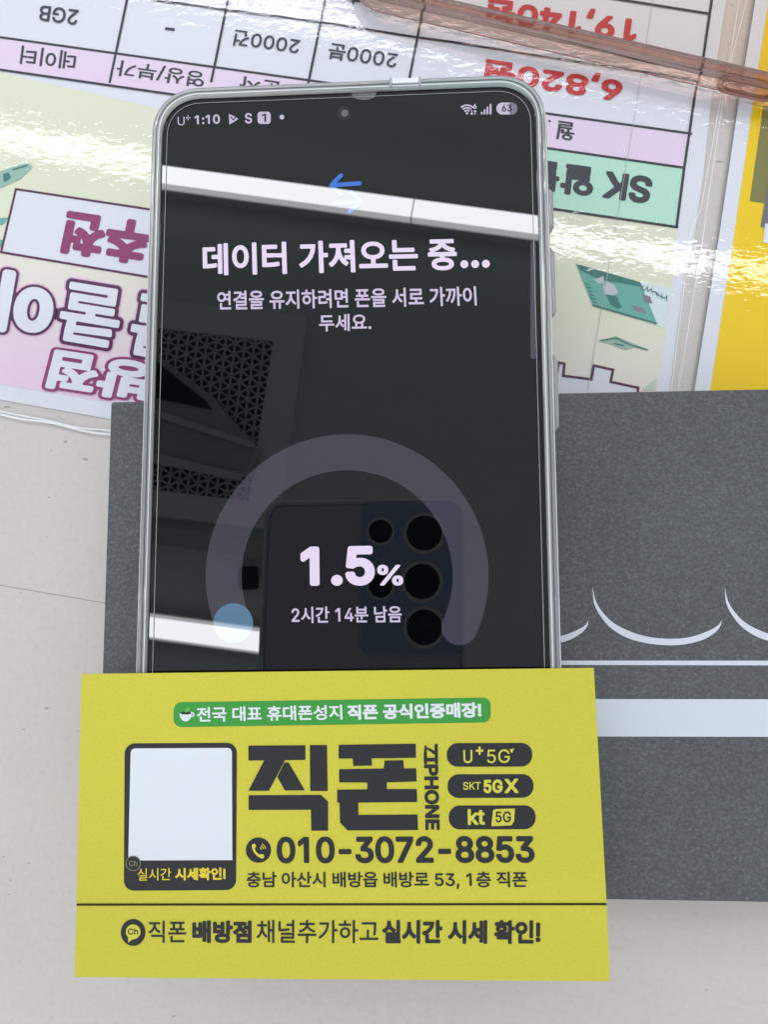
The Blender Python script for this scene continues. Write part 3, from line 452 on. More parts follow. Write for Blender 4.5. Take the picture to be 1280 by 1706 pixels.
lamp(*row(288, 0, 688), 'white tube lamp mirrored across the top left of the phone screen')
lamp(*row(288, 688.4, 1377), 'white tube lamp mirrored at the right edge of the phone screen')
lamp(*row(1047, -160, 528), 'white tube lamp mirrored low on the screen left of the photographing phone')
lamp(*row(1047, 945, 1633), 'added white tube lamp out of view at the right, evening the light')  # added lamp, never seen mirrored; fills in light at the lower right
lamp(*row(1806, -100, 588), 'added white tube lamp out of view beyond the card at the lower left, evening the light')  # added lamp, unseen; evens the light towards the bottom
lamp(*row(-14, -40, 648), 'white tube lamp mirrored as sparkles in the film at the top left')
lamp(*row(-14, 649, 1337), 'white tube lamp mirrored as sparkles in the film beside the pink case')

def rp(pts, z): return [refl(a, b_, z) for a, b_ in pts]
def down_poly(mb, P, z0, z1):              # prism between heights, from points traced in the mirror
    xy = [(p[0], p[1]) for p in P]
    ar = sum(xy[i - 1][0] * xy[i][1] - xy[i][0] * xy[i - 1][1] for i in range(len(xy)))
    if ar < 0: xy = xy[::-1]
    mb.prism(xy, z0, z1)
# air return grille: frame, dark box behind, triangular lattice
grille = thing('ceiling_grille', 'dark triangular lattice air grille mirrored at the left of the phone screen', 'grille', refl(300, 680, ZC))
G = rp([(40, 524), (457, 571), (416, 836), (0, 784)], ZC - 0.012)
m_dark = material('grille_shadow_box', (0.02, 0.022, 0.028), 0.8, 0.1)
mb = MB(); down_poly(mb, rp([(40, 524), (457, 571), (416, 836), (0, 784)], ZC), ZC - 0.008, ZC - 0.002); mb.build('backing', m_dark, grille)
O = rp([(-15, 468), (512, 530), (462, 884), (-58, 824)], ZC - 0.012)
mb = MB()
for i in range(4):
    q = [G[i], G[(i + 1) % 4], O[(i + 1) % 4], O[i]]
    down_poly(mb, q, ZC - 0.03, ZC - 0.001)
mb.build('frame', material('grille_frame', (0.85, 0.88, 0.92), 0.5), grille)
m_bar = material('grille_bars', (0.85, 0.87, 0.92), 0.5)
mb = MB(); e1, e2 = G[1] - G[0], G[3] - G[0]
def bar(a, b_, hw):
    d = (b_ - a)[:2]; L_ = np.linalg.norm(d)
    if L_ < 1e-4: return
    n = np.array([-d[1], d[0]]) / L_ * hw
    down_poly(mb, [(a[0] + n[0], a[1] + n[1]), (b_[0] + n[0], b_[1] + n[1]), (b_[0] - n[0], b_[1] - n[1]), (a[0] - n[0], a[1] - n[1])], ZC - 0.022, ZC - 0.014)
NV = 27
for i in range(NV + 1): bar(G[0] + e1 * i / NV, G[0] + e1 * i / NV + e2, 0.0026)
def clipdiag(s0, dv):                       # line (s, t): s = s0 + dv * t in grille coordinates 0..1
    t0, t1 = 0.0, 1.0
    for lim in (0.0, 1.0):
        tc = (lim - s0) / dv
        if (dv > 0) == (lim == 0.0): t0 = max(t0, tc)
        else: t1 = min(t1, tc)
    return (t0, t1) if t1 > t0 + 1e-3 else None
for sgn in (1, -1):
    dv = sgn * 1.08
    for i in range(-30, 60, 2):
        r_ = clipdiag(i / NV * 1.0, dv)
        if r_: bar(G[0] + e1 * (i / NV + dv * r_[0]) + e2 * r_[0], G[0] + e1 * (i / NV + dv * r_[1]) + e2 * r_[1], 0.0023)
mb.build('lattice', m_bar, grille)
# air conditioner flap hanging over the grille
aczz = ZC - 0.16
ac = thing('air_conditioner', 'grey air conditioner flap mirrored in front of the lattice grille', 'air conditioner', refl(300, 690, ZC))
mb = MB(); down_poly(mb, rp([(120, 560), (262, 594), (352, 662), (424, 744), (408, 790), (120, 735)], aczz + 0.03), aczz + 0.03, ZC - 0.035); mb.build('body', material('ac_body', (0.45, 0.47, 0.52), 0.5), ac)
mb = MB(); down_poly(mb, rp([(120, 590), (248, 592), (342, 668), (352, 682), (120, 634)], aczz + 0.022), aczz + 0.022, aczz + 0.028); mb.build('louver', m_dark, ac)
m_acf = material('ac_flap', (0.62, 0.65, 0.72), 0.45)
mb = MB(); down_poly(mb, rp([(120, 655), (258, 682), (423, 737), (424, 747), (252, 692), (120, 665)], aczz + 0.012), aczz + 0.012, aczz + 0.028); mb.build('flap_edge', m_acf, ac)
mb = MB(); down_poly(mb, rp([(120, 730), (250, 753), (404, 789), (398, 800), (248, 769), (120, 748)], aczz + 0.012), aczz + 0.012, aczz + 0.028); mb.build('flap_edge', m_acf, ac)
mb = MB(); c0 = refl(417, 963, ZC)
mb.prism(rrect(c0[0], c0[1], 0.027, 0.036, 0.012), ZC - 0.05, ZC)
tag(mb.build('ceiling_speaker', m_dark), 'small black ceiling speaker mirrored left of the photographing phone', 'speaker')
mb = MB(); down_poly(mb, rp([(-200, 812), (470, 905), (470, 935), (-200, 845)], ZC), ZC - 0.05, ZC)
tag(mb.build('ceiling_beam', material('beam_paint', (0.5, 0.52, 0.5), 0.7)), 'pale ceiling beam mirrored below the lattice grille', 'beam')

# ================================================================== posters under clear film
Z0, ZL = 0.00030, 0.00006                    # paper height, step between printed layers
FILM = film_material('laminate_film', (1, 1, 1), 1.52, 0.008, mirror=0.034, bow=0.10,
                     bumps=((430, 0.000025, (0.8, 1.5, 1), 0.25, 2), (120, 0.000021, (0.7, 1.5, 1), -0.2, 1)))
m_paper = material('white_paper', (0.80, 0.80, 0.86), 0.6, 0.3)
m_ink = material('charcoal_print', (0.055, 0.055, 0.065), 0.6, 0.3)
m_line = material('table_rule_print', (0.045, 0.042, 0.05), 0.6, 0.3)
m_red = material('red_print', lin(205, 62, 66), 0.6, 0.3)
m_maroon = material('maroon_print', lin(150, 62, 112), 0.6, 0.3)
m_plum = material('plum_outline_print', lin(92, 44, 78), 0.6, 0.3)
m_pinkc = material('pink_cell_print', (0.86, 0.68, 0.85), 0.6, 0.3)
m_green = material('mint_cell_print', (0.52, 0.80, 0.64), 0.6, 0.3)
m_cream = material('cream_to_pink_print', (0.78, 0.76, 0.58), 0.6, 0.3)
b = nodes(m_cream)[2]
N, L, _ = nodes(m_cream)
sep = N.new('ShaderNodeSeparateXYZ'); L.new(pos(m_cream, (1, 1, 1), 0.22), sep.inputs[0])
mr = N.new('ShaderNodeMapRange'); L.new(sep.outputs['Y'], mr.inputs[0])
yr = lambda p: (lambda q: q[0] * math.sin(0.22) + q[1] * math.cos(0.22))(at(*p, Z0))
mr.inputs[1].default_value = yr((60, 640)); mr.inputs[2].default_value = yr((60, 330))
L.new(ramp(m_cream, mr.outputs[0], [(0.0, (0.87, 0.64, 0.80)), (0.30, (0.86, 0.72, 0.76)), (0.62, (0.86, 0.79, 0.70)), (1.0, (0.80, 0.80, 0.62))]), b.inputs['Base Color'])
m_teal = material('banknote_print', (0.16, 0.45, 0.37), 0.6, 0.3)
m_teal2 = material('banknote_dark_print', (0.06, 0.20, 0.17), 0.6, 0.3)
m_grey = material('banknote_grey_print', (0.24, 0.23, 0.25), 0.6, 0.3)
m_pale = material('pale_blue_print', (0.74, 0.82, 0.83), 0.6, 0.3)
m_sage = material('sage_print', (0.62, 0.68, 0.55), 0.6, 0.3)
m_seam = material('fold_line', (0.50, 0.48, 0.44), 0.7, 0.2)
m_edge = material('film_edge_highlight', (0.92, 0.92, 0.92), 0.15, 0.9)  # white colour stands in for highlights along the laminate edges

poster = thing('price_poster', 'laminated price poster lying upside down with a pink and green table', 'poster', at(560, 330, 0.0))
X = [(-260, -160), (1232, -160), (1211, 0), (1186, 164), (1173, 288), (1157, 399), (1142, 450), (1117, 645), (1096, 830), (183, 698), (0, 666), (-260, 620)]
mb = MB().pix(X, Z0); mb.build('paper', m_paper, poster)
mb = MB().pix([(-60, 107), (1128.5, 378), (1124, 450), (1096, 644), (1078, 790), (183, 670), (0, 641), (-60, 630)], Z0 + ZL); mb.build('cream_panel', m_cream, poster)
L2 = lambda x: 62 + (x) * 0.1393
L3 = lambda x: 116 + x * 0.1433
mb = MB().pix([(-40, L2(-40)), (1152, L2(1152)), (1142, L3(1142)), (-40, L3(-40))], Z0 + 2 * ZL); mb.build('pink_row', m_pinkc, poster)
mb = MB().pix([(560, L3(560)), (1142, L3(1142)), (1129, 378), (560, 295)], Z0 + 2 * ZL); mb.build('green_cell', m_green, poster)
LW = 0.00060
mb = MB(); zz = Z0 + 3 * ZL
for pts in ([(-40, L2(-40)), (1154, L2(1154))], [(-40, L3(-40)), (1143, L3(1143))], [(560, 295), (1131, 378.5)]): mb.strip(pts, LW, zz); zz += 0.000006
for pts in ([(210, -14), (257, 0), (535, 37), (695, 62), (755, 70), (910, 95), (1163, 133)], [(860, -27), (1040, 0), (1182, 22.5)],
            [(214, -15), (182, 138)], [(382.5, -15), (351.5, 137)], [(545, -15), (500, 205)], [(708, -20), (702, 30), (684, 122), (672, 190)], [(1189, -15), (1171, 108), (1160, 150), (1141, 279), (1128, 379)]):
    mb.strip(pts, LW, zz); zz += 0.000006
mb.build('table_rules', m_line, poster)
zt = Z0 + 3 * ZL
def ptext(s, p0, p1, p2, mt, bold, nm='lettering', z=zt, track=0.0):
    mb = MB(); text(mb, s, p0, p1, p2, z, bold, track=track); return mb.build(nm, mt, poster)
ptext('2GB', (131, 16), (67, 8), (127, 42), m_ink, 0.018)
ptext('-', (291, 47), (275, 45), (290, 51.5), m_ink, 0.0)
ptext('2000건', (501, 65), (392, 49), (496, 92), m_ink, 0.016)
ptext('2000분', (664, 88), (550, 71), (659, 115), m_ink, 0.016)
ptext('데이터', (128, 86), (36, 75.5), (124, 117), m_ink, 0.018)
ptext('영상/부가', (343, 119.5), (197, 98.5), (338, 147), m_ink, 0.018)
ptext('문자', (470, 136), (401, 126), (466, 164), m_ink, 0.018)
ptext('초', (606, -21), (578, -25), (602, 9), m_ink, 0.018)
ptext('19,140원', (1066, 25), (815, -9), (1059, 75), m_red, 0.045)
ptext('6,820원', (1041, 128), (811, 93), (1034, 174), m_red, 0.045)
ptext('월', (961, 205), (931, 200.5), (956, 236), m_ink, 0.02)
ptext('.', (918.5, 204), (914.5, 203.4), (918, 200), m_ink, 0.0)
ptext('SK', (1090, 295), (1011, 284), (1083, 341), m_ink, 0.05)
ptext('알', (993, 279), (938, 271.5), (987.5, 330), m_ink, 0.045)
ptext('뜰', (936, 271), (880, 263), (930, 321), m_ink, 0.045)
# white sticker with the word for "recommended"
mb = MB().pix([(26, 315), (330, 361), (322, 474), (1, 420)], Z0 + 2 * ZL); mb.build('white_panel', m_paper, poster)
mb = MB().strip([(26, 315), (330, 361), (322, 474), (1, 420)], 0.00055, zt, True); mb.build('panel_border', m_plum, poster)
ptext('추천', (257, 371), (112, 349), (242, 444), m_maroon, 0.052, z=zt + ZL)
# large outlined words
def outlined(s, p0, p1, p2, b0, b1, m0, z=Z0 + 2 * ZL, halo=None, track=0.0):
    if halo:
        box = ink(s, b0, 64, track)[1]; mb = MB(); text(mb, s, p0, p1, p2, z, b0 + 0.022, box, 64, track); mb.build('outline_halo', halo, poster)
    mb = MB(); box = text(mb, s, p0, p1, p2, z + ZL, b0, None, 64, track); mb.build('outline', m0, poster)
    mb = MB(); text(mb, s, p0, p1, p2, z + 2 * ZL, b1, box, 64, track); mb.build('lettering', m_paper, poster)
m_halo = material('pink_halo_print', (0.78, 0.52, 0.70), 0.6, 0.3)
outlined('쿨', (215, 479), (104, 461), (197, 589), 0.078, 0.026, m_plum, halo=m_halo)
outlined('이', (103, 460), (1, 443), (84, 572), 0.100, 0.060, m_plum, halo=m_halo)
outlined('쿨', (330, 497), (224, 480), (310, 612), 0.078, 0.026, m_plum, halo=m_halo)
outlined('배방점', (358, 616), (86, 576), (340, 691), 0.105, 0.044, m_maroon, z=Z0 + 4 * ZL + 0.00003)
P = [(931, 604), (941, 606), (939, 626), (986, 632), (990, 609), (1022, 616), (1018, 636), (1064, 646), (1058, 700), (920, 690)]
mb = MB().pix(P, Z0 + 2 * ZL); mb.build('lettering', m_paper, poster)
mb = MB().strip(P, 0.0006, zt, True); mb.build('outline', m_plum, poster)
# drawn banknotes
mb = MB().pix([(1060, 468), (1118, 480), (1108, 548), (1090, 540)], Z0 + 2 * ZL); mb.build('sky_patch', m_pale, poster)
mb = MB().pix([(959.7, 439), (1067.5, 470), (1095.6, 539), (988, 508)], zt); nt = mb.build('banknote_drawing', m_teal, poster)
mb = MB(); zz = zt + ZL
mb.pix([(959.7, 439), (1067.5, 470), (1071, 478), (1040, 472), (1000, 466), (968, 450)], zz); mb.strip([(988, 508), (1095.6, 539)], 0.0004, zz + 0.00001)
mb.pix([(1010, 490), (1028, 494), (1037, 512), (1030, 515), (1018, 507)], zz)
for k in range(6): mb.strip([(975 + k * 2.5, 472 + k * 6), (983 + k * 2.5, 474.5 + k * 6)], 0.0003, zz)
mb.build('engraving', m_teal2, nt)
mb = MB().pix([(1005, 478), (1012, 469), (1024, 475), (1031, 487), (1022, 492), (1008, 490)], zz + ZL / 2); mb.pix([(990, 466), (1006, 460), (1008, 472), (998, 473)], zz + ZL / 2); mb.build('portrait', material('portrait_print', (0.55, 0.56, 0.58), 0.6), nt)
mb = MB().pix([(1070, 490), (1084, 494), (1088, 506), (1074, 502)], zz); mb.pix([(1052, 508), (1072, 513), (1078, 522), (1060, 518)], zz); mb.build('seal', m_grey, nt)
mb = MB(); sq = [(1068 + 2.4 * k + 2.2 * math.sin(k * 1.9), 478 + 1.0 * k + 4.5 * math.cos(k * 2.3)) for k in range(20)]
mb.strip(sq, 0.00022, zt + ZL / 2); mb.build('scribble', m_teal2, poster)
mb = MB().pix([(997, 567), (1012, 564), (1027, 560), (1052, 570), (1083, 583), (1060, 578), (1042, 583), (1022, 575)], zt); nt = mb.build('banknote_drawing', material('small_note_print', (0.33, 0.50, 0.38), 0.6), poster)
mb = MB().strip([(1000, 567.5), (1027, 563), (1050, 574), (1080, 583)], 0.0003, zz); mb.strip([(1024, 572), (1040, 576)], 0.0003, zz); mb.build('engraving', m_teal2, nt)
mb = MB().pix([(-12, 289), (30, 275), (50, 272), (53, 279), (32, 299), (0, 313), (-14, 312)], zt); nt = mb.build('banknote_drawing', material('small_note_print_2', (0.33, 0.52, 0.42), 0.6), poster)
mb = MB().pix([(4, 290), (14, 287), (18, 296), (6, 304)], zz); mb.strip([(20, 283), (46, 275)], 0.0004, zz); mb.build('engraving', m_teal2, nt)
mb = MB().pix([(-10, 364), (14, 362), (5, 374), (-10, 376)], zt); mb.build('banknote_drawing', m_teal, poster)
mb = MB().pix([(-10, 398), (5, 400), (0, 412), (-10, 414)], zt); mb.build('banknote_drawing', m_teal, poster)
mb = MB().pix([(1074, 646), (1095, 630), (1093, 650), (1070, 650)], zt); mb.build('sage_corner', m_sage, poster)
mb = MB().strip([(1095, -40), (1060, 182), (1024, 393), (988, 600), (980, 650)], 0.00012, zt + 2 * ZL); mb.build('fold_line', m_seam, poster)
# film over the poster, reaching past the paper
FX = [(-300, -200), (1262, -200), (1235, 0), (1211, 178), (1181, 399), (1160, 560), (1146, 650), (1120, 900), (183, 725), (0, 693), (-300, 640)]
mb = MB().pix(FX, Z0 + 0.00052); mb.build('film', FILM, poster)
mb = MB()
for off, wd in ((0, 0.00028), (-6, 0.00022)):
    pts = [(x, 690 + 0.19 * x + off * (0.4 + 0.6 * math.sin(x * 0.02 + 1.2) ** 2) + 1.6 * math.sin(x * 0.055 + off)) for x in range(-200, 200, 8)]
    P = [np.array(at(a_, b_, Z0 + 0.0006)[:2]) for a_, b_ in pts]; n = len(P)
    rings = []
    for i in range(n):
        t = P[min(i + 1, n - 1)] - P[max(i - 1, 0)]; t /= np.linalg.norm(t); nn = np.array([-t[1], t[0]])
        rings.append([(P[i][0] + nn[0] * wd * c_, P[i][1] + nn[1] * wd * c_, Z0 + 0.00054 + h_) for c_, h_ in ((0.9, 0), (0.45, 0.00018), (-0.45, 0.00018), (-0.9, 0))])
    mb.loft(rings, False, False, False)
mb.build('film_edge_highlight', m_edge, poster, True)

yposter = thing('yellow_poster', 'laminated yellow poster with dark blocks, cut off at the right edge', 'poster', at(1260, 400, 0.0))
zy = 0.00105
mb = MB().pix([(1282, -160), (1258, 5), (1230, 178), (1199.6, 385), (1158, 645), (1130, 830), (2200, 830), (2200, -160)], zy); mb.build('paper', m_paper, yposter)
m_yel = material('yellow_print', (0.96, 0.63, 0.006), 0.6, 0.3)
mb = MB().pix([(1303, -160), (1279, 19), (1256, 169), (1242, 270), (1223, 399), (1185, 645), (1158, 830), (2200, 830), (2200, -160)], zy + ZL); mb.build('yellow_panel', m_yel, yposter)
mb = MB().pix([(1273, 176), (1420, 197), (1400, 358), (1250, 335)], zy + 2 * ZL); mb.build('olive_block', material('olive_print', lin(128, 122, 62), 0.6), yposter)
mb = MB().pix([(1283, 290), (1330, 297), (1318, 386), (1268, 378)], zy + 3 * ZL); mb.build('grey_block', material('grey_print', (0.16, 0.16, 0.17), 0.6), yposter)
mb = MB().pix([(1276, 372), (1330, 380), (1326, 412), (1272, 404)], zy + 4 * ZL); mb.build('white_block', m_paper, yposter)
mb = MB().pix([(1257, -160), (1232, 5), (1204, 178), (1174, 385), (1132, 645), (1105, 830), (2200, 830), (2200, -160)], zy + 0.00040); mb.build('film', FILM, yposter)
mb = MB().strip([(1282, -160), (1258, 5), (1230, 178), (1199.6, 385), (1158, 645), (1130, 830)], 0.00016, zy + 2 * ZL); mb.build('paper_edge', material('paper_edge_line', (0.25, 0.23, 0.22), 0.7), yposter)  # thin dark line along the left edge of the paper
mb = MB()
for xs in (0, 24):
    mb.strip([(1257 + xs * 0.9, -160), (1232 + xs * .5, 5), (1204 - xs * 0.2, 178), (1178 - xs * .4, 350), (1174 - xs * 0.9, 385), (1132 - xs * .5, 645), (1105, 830)], 0.00013, zy + 0.00046 + xs * 1e-6)
mb.build('film_edge_highlight', m_edge, yposter)

# ================================================================== pink phone case on the posters
PZ = 0.0017
pa, pb_ = at(690, 36, PZ), at(1280, 172, PZ)
pu = (pb_ - pa)[:2] / np.linalg.norm((pb_ - pa)[:2]); pv = np.array([-pu[1], pu[0]])
pc = np.array(at(566, 8.5, PZ)[:2])
PLn, PWd, PH = 0.152, 0.077, 0.0068
m_pwall = film_material('pink_plastic', (0.86, 0.675, 0.61), 1.5, 0.06, 0.18, (0.52, 0.30, 0.25), bumps=((120, 0.00006, (1, 1, 1), 0, 1),))
m_pback = film_material('pink_back_plate', (0.955, 0.90, 0.855), 1.45, 0.02, mirror=0.012)
pcase = thing('pink_phone_case', 'translucent pink phone case lying open on the posters at the top right', 'phone case', (*(pc + pu * PLn / 2 + pv * PWd / 2), PZ))
ang = math.atan2(pu[1], pu[0]); pcen = pc + pu * PLn / 2 + pv * PWd / 2
def pring(d, z): return [(x, y, PZ + z) for x, y in rrect(*pcen, PLn / 2 - d, PWd / 2 - d, 0.0105 - d, ang, 14)]
T = 0.0013
mb = MB(); mb.loft([pring(0.0005, 0.0), pring(0.0001, 0.0005), pring(0.0, 0.0016), pring(0.0, 0.0034), pring(0.0001, 0.0052), pring(0.0005, PH - 0.0004), pring(0.0009, PH), pring(T + 0.0004, PH), pring(T + 0.0006, PH - 0.0006), pring(T + 0.0002, PH - 0.0014), pring(T, 0.0042), pring(T + 0.0002, 0.002), pring(T + 0.0012, 0.0011)], False, False)
mb.build('side_wall', m_pwall, pcase, True)
mb = MB(); mb.poly(pring(0.0012, 0.0008)); mb.build('back_plate', m_pback, pcase)
m_pline = material('pink_rim_line', (0.45, 0.20, 0.16), 0.25, 0.7)
mb = MB()
for d0, z0 in ((-0.00002, 0.0005), (0.0006, PH + 0.00002), (T + 0.0005, PH - 0.0002)):
    mb.loft([pring(d0, z0), pring(d0 - 0.00005, z0 + 0.0001), pring(d0 + 0.0001, z0 + 0.0002)], False, False)
mb.build('rim_line', m_pline, pcase, True)
def on_wall(cu, cz, hu, hz, out0, out1, inner=None, tilt=0.0):
    """rounded bump on the outer face of the long wall: cu along the wall, cz height"""
    q0 = rrect(cu, cz, hu, hz, hz * 0.98, 0, 8); q1 = rrect(cu, cz, hu - 0.0004, hz - 0.0004, hz * 0.9 - 0.0003, 0, 8)
    def w3(q, o): return [(*(pc + pu * a_ - pv * o), PZ + z_) for a_, z_ in q]
    rings = [w3(q0, out0), w3(q0, out1 - 0.0003), w3(q1, out1)]
    if inner:
        q2 = rrect(cu, cz, hu - 0.0011, hz - 0.0011, (hz - 0.0011) * 0.95, 0, 8); rings += [w3(q2, out1), w3(q2, out0 + 0.0001)]
        return rings, False
    return rings, True
def along(px, py): return float((np.array(at(px, py, PZ)[:2]) - pc) @ pu)
u0, u1 = along(1186, 156), along(1281, 178)
for cu, hu, hz, o0, o1, inn, nm in (((u0 + u1) / 2, (u1 - u0) / 2, 0.0026, -0.0003, 0.0009, True, 'button_surround'), ((u0 + u1) / 2 + 0.0004, (u1 - u0) / 2 - 0.0016, 0.0012, -0.0003, 0.0008, False, 'button_cover')):
    r_, cap = on_wall(cu, 0.0034 if nm == 'button_surround' else 0.0029, hu, hz, o0, o1, inn)
    mb = MB(); mb.loft(r_, False, cap); mb.build(nm, m_pwall, pcase, True)

# ================================================================== dark grey product box
BZ = 0.024
m_box = material('charcoal_card', (0.115, 0.12, 0.13), 0.5, 0.45)
b = nodes(m_box)[2]
k1 = ramp(m_box, noise(m_box, 1900, 2, 0.7), [(0.30, (0.068, 0.071, 0.076)), (0.5, (0.092, 0.096, 0.102)), (0.64, (0.122, 0.128, 0.136)), (0.78, (0.19, 0.20, 0.212))])
k2 = ramp(m_box, noise(m_box, 40, 3), [(0.3, (0.88, 0.88, 0.88)), (0.7, (1.1, 1.1, 1.1))])
m_box.node_tree.links.new(mixrgb(m_box, k1, k2, 1.0, 'MULTIPLY'), b.inputs['Base Color'])
bump(m_box, noise(m_box, 1500, 2, 0.6), 0.00004, 1.0, b.inputs['Normal'])
m_boxw = material('white_print_on_box', (0.72, 0.745, 0.80), 0.5, 0.4)
m_lidedge = material('pale_card_edge', (0.6, 0.6, 0.52), 0.7, 0.2)
ba = math.radians(0.35)
bw, bh = 0.168, 0.0930
bl, bt = -0.0614, 0.0356
bc = np.array([bl + bw / 2, bt - bh / 2 + 0.0004])
box = thing('product_box', 'dark grey speckled product box with white arcs lying under the smartphone', 'box', (*bc, 0.0))
def bring(d, z, r=0.0006): return [(x, y, z) for x, y in rrect(*bc, bw / 2 - d, bh / 2 - d, max(r - d, 0.0001), ba, 4)]
mb = MB(); mb.loft([bring(0.0001, 0.0012), bring(0, 0.0016), bring(0, BZ - 0.0006), bring(0.0002, BZ - 0.0001), bring(0.0006, BZ)]); mb.build('lid', m_box, box)
mb = MB(); mb.loft([bring(0.0008, 0.0003), bring(0.0008, 0.0012)]); mb.build('base_tray', m_lidedge, box)
# pale strip down the left side of the lid
mb = MB(); A, B = at(184.5, 672, BZ), at(158.5, 1500, BZ)
e0 = np.array(bring(0.0, BZ - 0.0002)); i = [p for p in e0 if p[0] < bl + 0.002 ]; ys = sorted(i, key=lambda p: p[1]); lo, hi = ys[0], ys[-1]
mb.add([(lo[0] - 0.00012, lo[1] + 0.001, BZ - 0.0012), (hi[0] - 0.00012, hi[1] - 0.001, BZ - 0.0012), (hi[0] - 0.00012, hi[1] - 0.001, BZ - 0.0004), (lo[0] - 0.00012, lo[1] + 0.001, BZ - 0.0004),
        (lo[0] + 0.0001, lo[1] + 0.001, BZ - 0.0004), (hi[0] + 0.0001, hi[1] - 0.001, BZ - 0.0004), (lo[0] + 0.0001, lo[1] + 0.001, BZ - 0.0012), (hi[0] + 0.0001, hi[1] - 0.001, BZ - 0.0012)],
       [[0, 1, 2, 3][::-1], [3, 2, 5, 4][::-1], [0, 6, 7, 1][::-1], [4, 5, 7, 6][::-1]])
mb.build('lid_edge', m_lidedge, box)
zb = BZ + 0.00005
def arc(dx):
    up = [(988, 978), (993, 1000), (1004, 1019), (1022, 1037), (1046, 1050), (1072, 1059), (1100, 1063.5), (1128, 1064), (1152, 1061), (1174, 1054), (1191, 1046), (1198, 1041), (1203.5, 1033)]
    lo_ = [(1201, 1043), (1192, 1054), (1174, 1065), (1150, 1072), (1124, 1075), (1096, 1074), (1066, 1069), (1040, 1060), (1016, 1044), (999, 1023), (990, 1003)]
    def smooth(P):                       # rounded curve through the traced points
        P = [np.array(p, float) for p in P]; P = [2 * P[0] - P[1]] + P + [2 * P[-1] - P[-2]]; o = []
        for a_, b_, c_, d_ in zip(P, P[1:], P[2:], P[3:]):
            for t in (0, 0.25, 0.5, 0.75):
                o.append(0.5 * (2 * b_ + (c_ - a_) * t + (2 * a_ - 5 * b_ + 4 * c_ - d_) * t * t + (3 * b_ - a_ - 3 * c_ + d_) * t ** 3))
        return o + [P[-2]]
    full = smooth([up[0]] + lo_[::-1] + [up[-1]]); top = smooth(up)
    m = len(top); idx = np.linspace(0, len(full) - 1, m); low = [full[int(i_)] * (1 - i_ % 1) + full[min(int(i_) + 1, len(full) - 1)] * (i_ % 1) for i_ in idx]
    mb = MB(); mb.add([at(x + dx, y, zb) for x, y in low] + [at(x + dx, y, zb) for x, y in top], [[i_, i_ + 1, m + i_ + 1, m + i_] for i_ in range(1, m - 2)] + [[0, 1, m + 1], [m - 2, m - 1, 2 * m - 2]])
    mb.build('printed_arc', m_boxw, box)
for dx in (-222, 0, 220.5): arc(dx)
e = lambda y, x: y + 0.004 * (x - 1000)
mb = MB().pix([(700, 1100.3), (1760, 1101), (1760, 1109.5), (700, 1107.3)], zb); mb.build('printed_line', m_boxw, box)
mb = MB().pix([(700, 1164.2), (1760, 1165.5), (1760, 1228.5), (700, 1226.5)], zb); mb.build('printed_band', m_boxw, box)

# ================================================================== smartphone in a clear case
pang = math.radians(0.22)
ZLIP = 0.0339
ph = np.array([-0.01355, 0.0190]); hw, hh = 0.03775, 0.0757
def cring(d, z, r=0.0098, sup=2.25): return [(x, y, z) for x, y in rrect(*ph, hw - d, hh - d, max(r - d, 0.002), pang, 14, sup)]
phone = thing('smartphone', 'smartphone in a clear case showing a data transfer screen at 1.5 percent', 'phone', (*ph, BZ + 0.0012))
m_frame = material('silver_frame', (0.55, 0.55, 0.57), 0.3, 0.5, Metallic=0.8)
m_black = screen('black_bezel', (0.0012, 0.0012, 0.0014))
mb = MB(); mb.loft([cring(0.0034, BZ + 0.0012), cring(0.0024, BZ + 0.0022), cring(0.0022, 0.0285), cring(0.0022, ZS - 0.0012), cring(0.0026, ZS - 0.00065)]); mb.build('body', m_frame, phone, True)
mb = MB(); mb.loft([cring(0.0022, ZS - 0.0006), cring(0.0022, ZS - 0.00006)]); bez = mb.build('bezel', m_black, phone)
m_disp = screen('screen_black_level', (0.0012, 0.0018, 0.0024), 1.0)
mb = MB(); mb.loft([cring(0.0034, ZS - 0.00005), cring(0.0034, ZS - 0.00002)]); disp = mb.build('screen', m_disp, phone)
m_rim = material('protector_rim', (0.42, 0.43, 0.44), 0.3, 0.6)
mb = MB(); r0, r1 = cring(0.0031, ZS + 0.00002), cring(0.00322, ZS + 0.00005); mb.loft([r0, r1], False, False); prot = mb.build('screen_protector', m_rim, phone)
zc_ = ZS
m_lav = screen('lavender_screen_light', lin(224, 211, 238), 0.98)
m_lav2 = screen('lavender_text_light', lin(205, 192, 222), 0.92)
m_stat = screen('status_icon_light', lin(196, 186, 212), 0.92)
m_ring = screen('gauge_grey_light', (0.050, 0.046, 0.066), 0.92)
m_blue = screen('progress_blue_light', (0.095, 0.19, 0.31), 0.92)
m_blue2 = screen('arrow_blue_light', lin(60, 116, 214), 0.92)
m_panel = screen('panel_handle_light', (0.075, 0.066, 0.095), 0.92)
m_off = screen('icon_dark_light', (0.010, 0.010, 0.013), 1.0)
def stext(s, p0, p1, p2, mt, bold, nm='lettering', track=0.0, z=zc_):
    mb = MB(); text(mb, s, p0, p1, p2, z, bold, None, 64, track); return mb.build(nm, mt, disp)
stext('데이터 가져오는 중', (338, 459.5), (763, 450), (337, 406), m_lav, 0.030)
mb = MB()
for x in (774, 792, 810): mb.disc(x, 440.2 - (x - 774) * 0.02, 6.6, zc_)
mb.build('ellipsis', m_lav, disp)
stext('연결을 유지하려면 폰을 서로 가까이', (362, 516.5), (795, 509), (361.5, 485), m_lav2, 0.021)
stext('두세요.', (532, 552.5), (619, 550.5), (531.5, 524), m_lav2, 0.021)
stext('1.5', (501, 977), (625, 975.5), (500.5, 911), m_lav, 0.050)
stext('%', (629, 976), (672, 975.5), (628.5, 941), m_lav, 0.032)
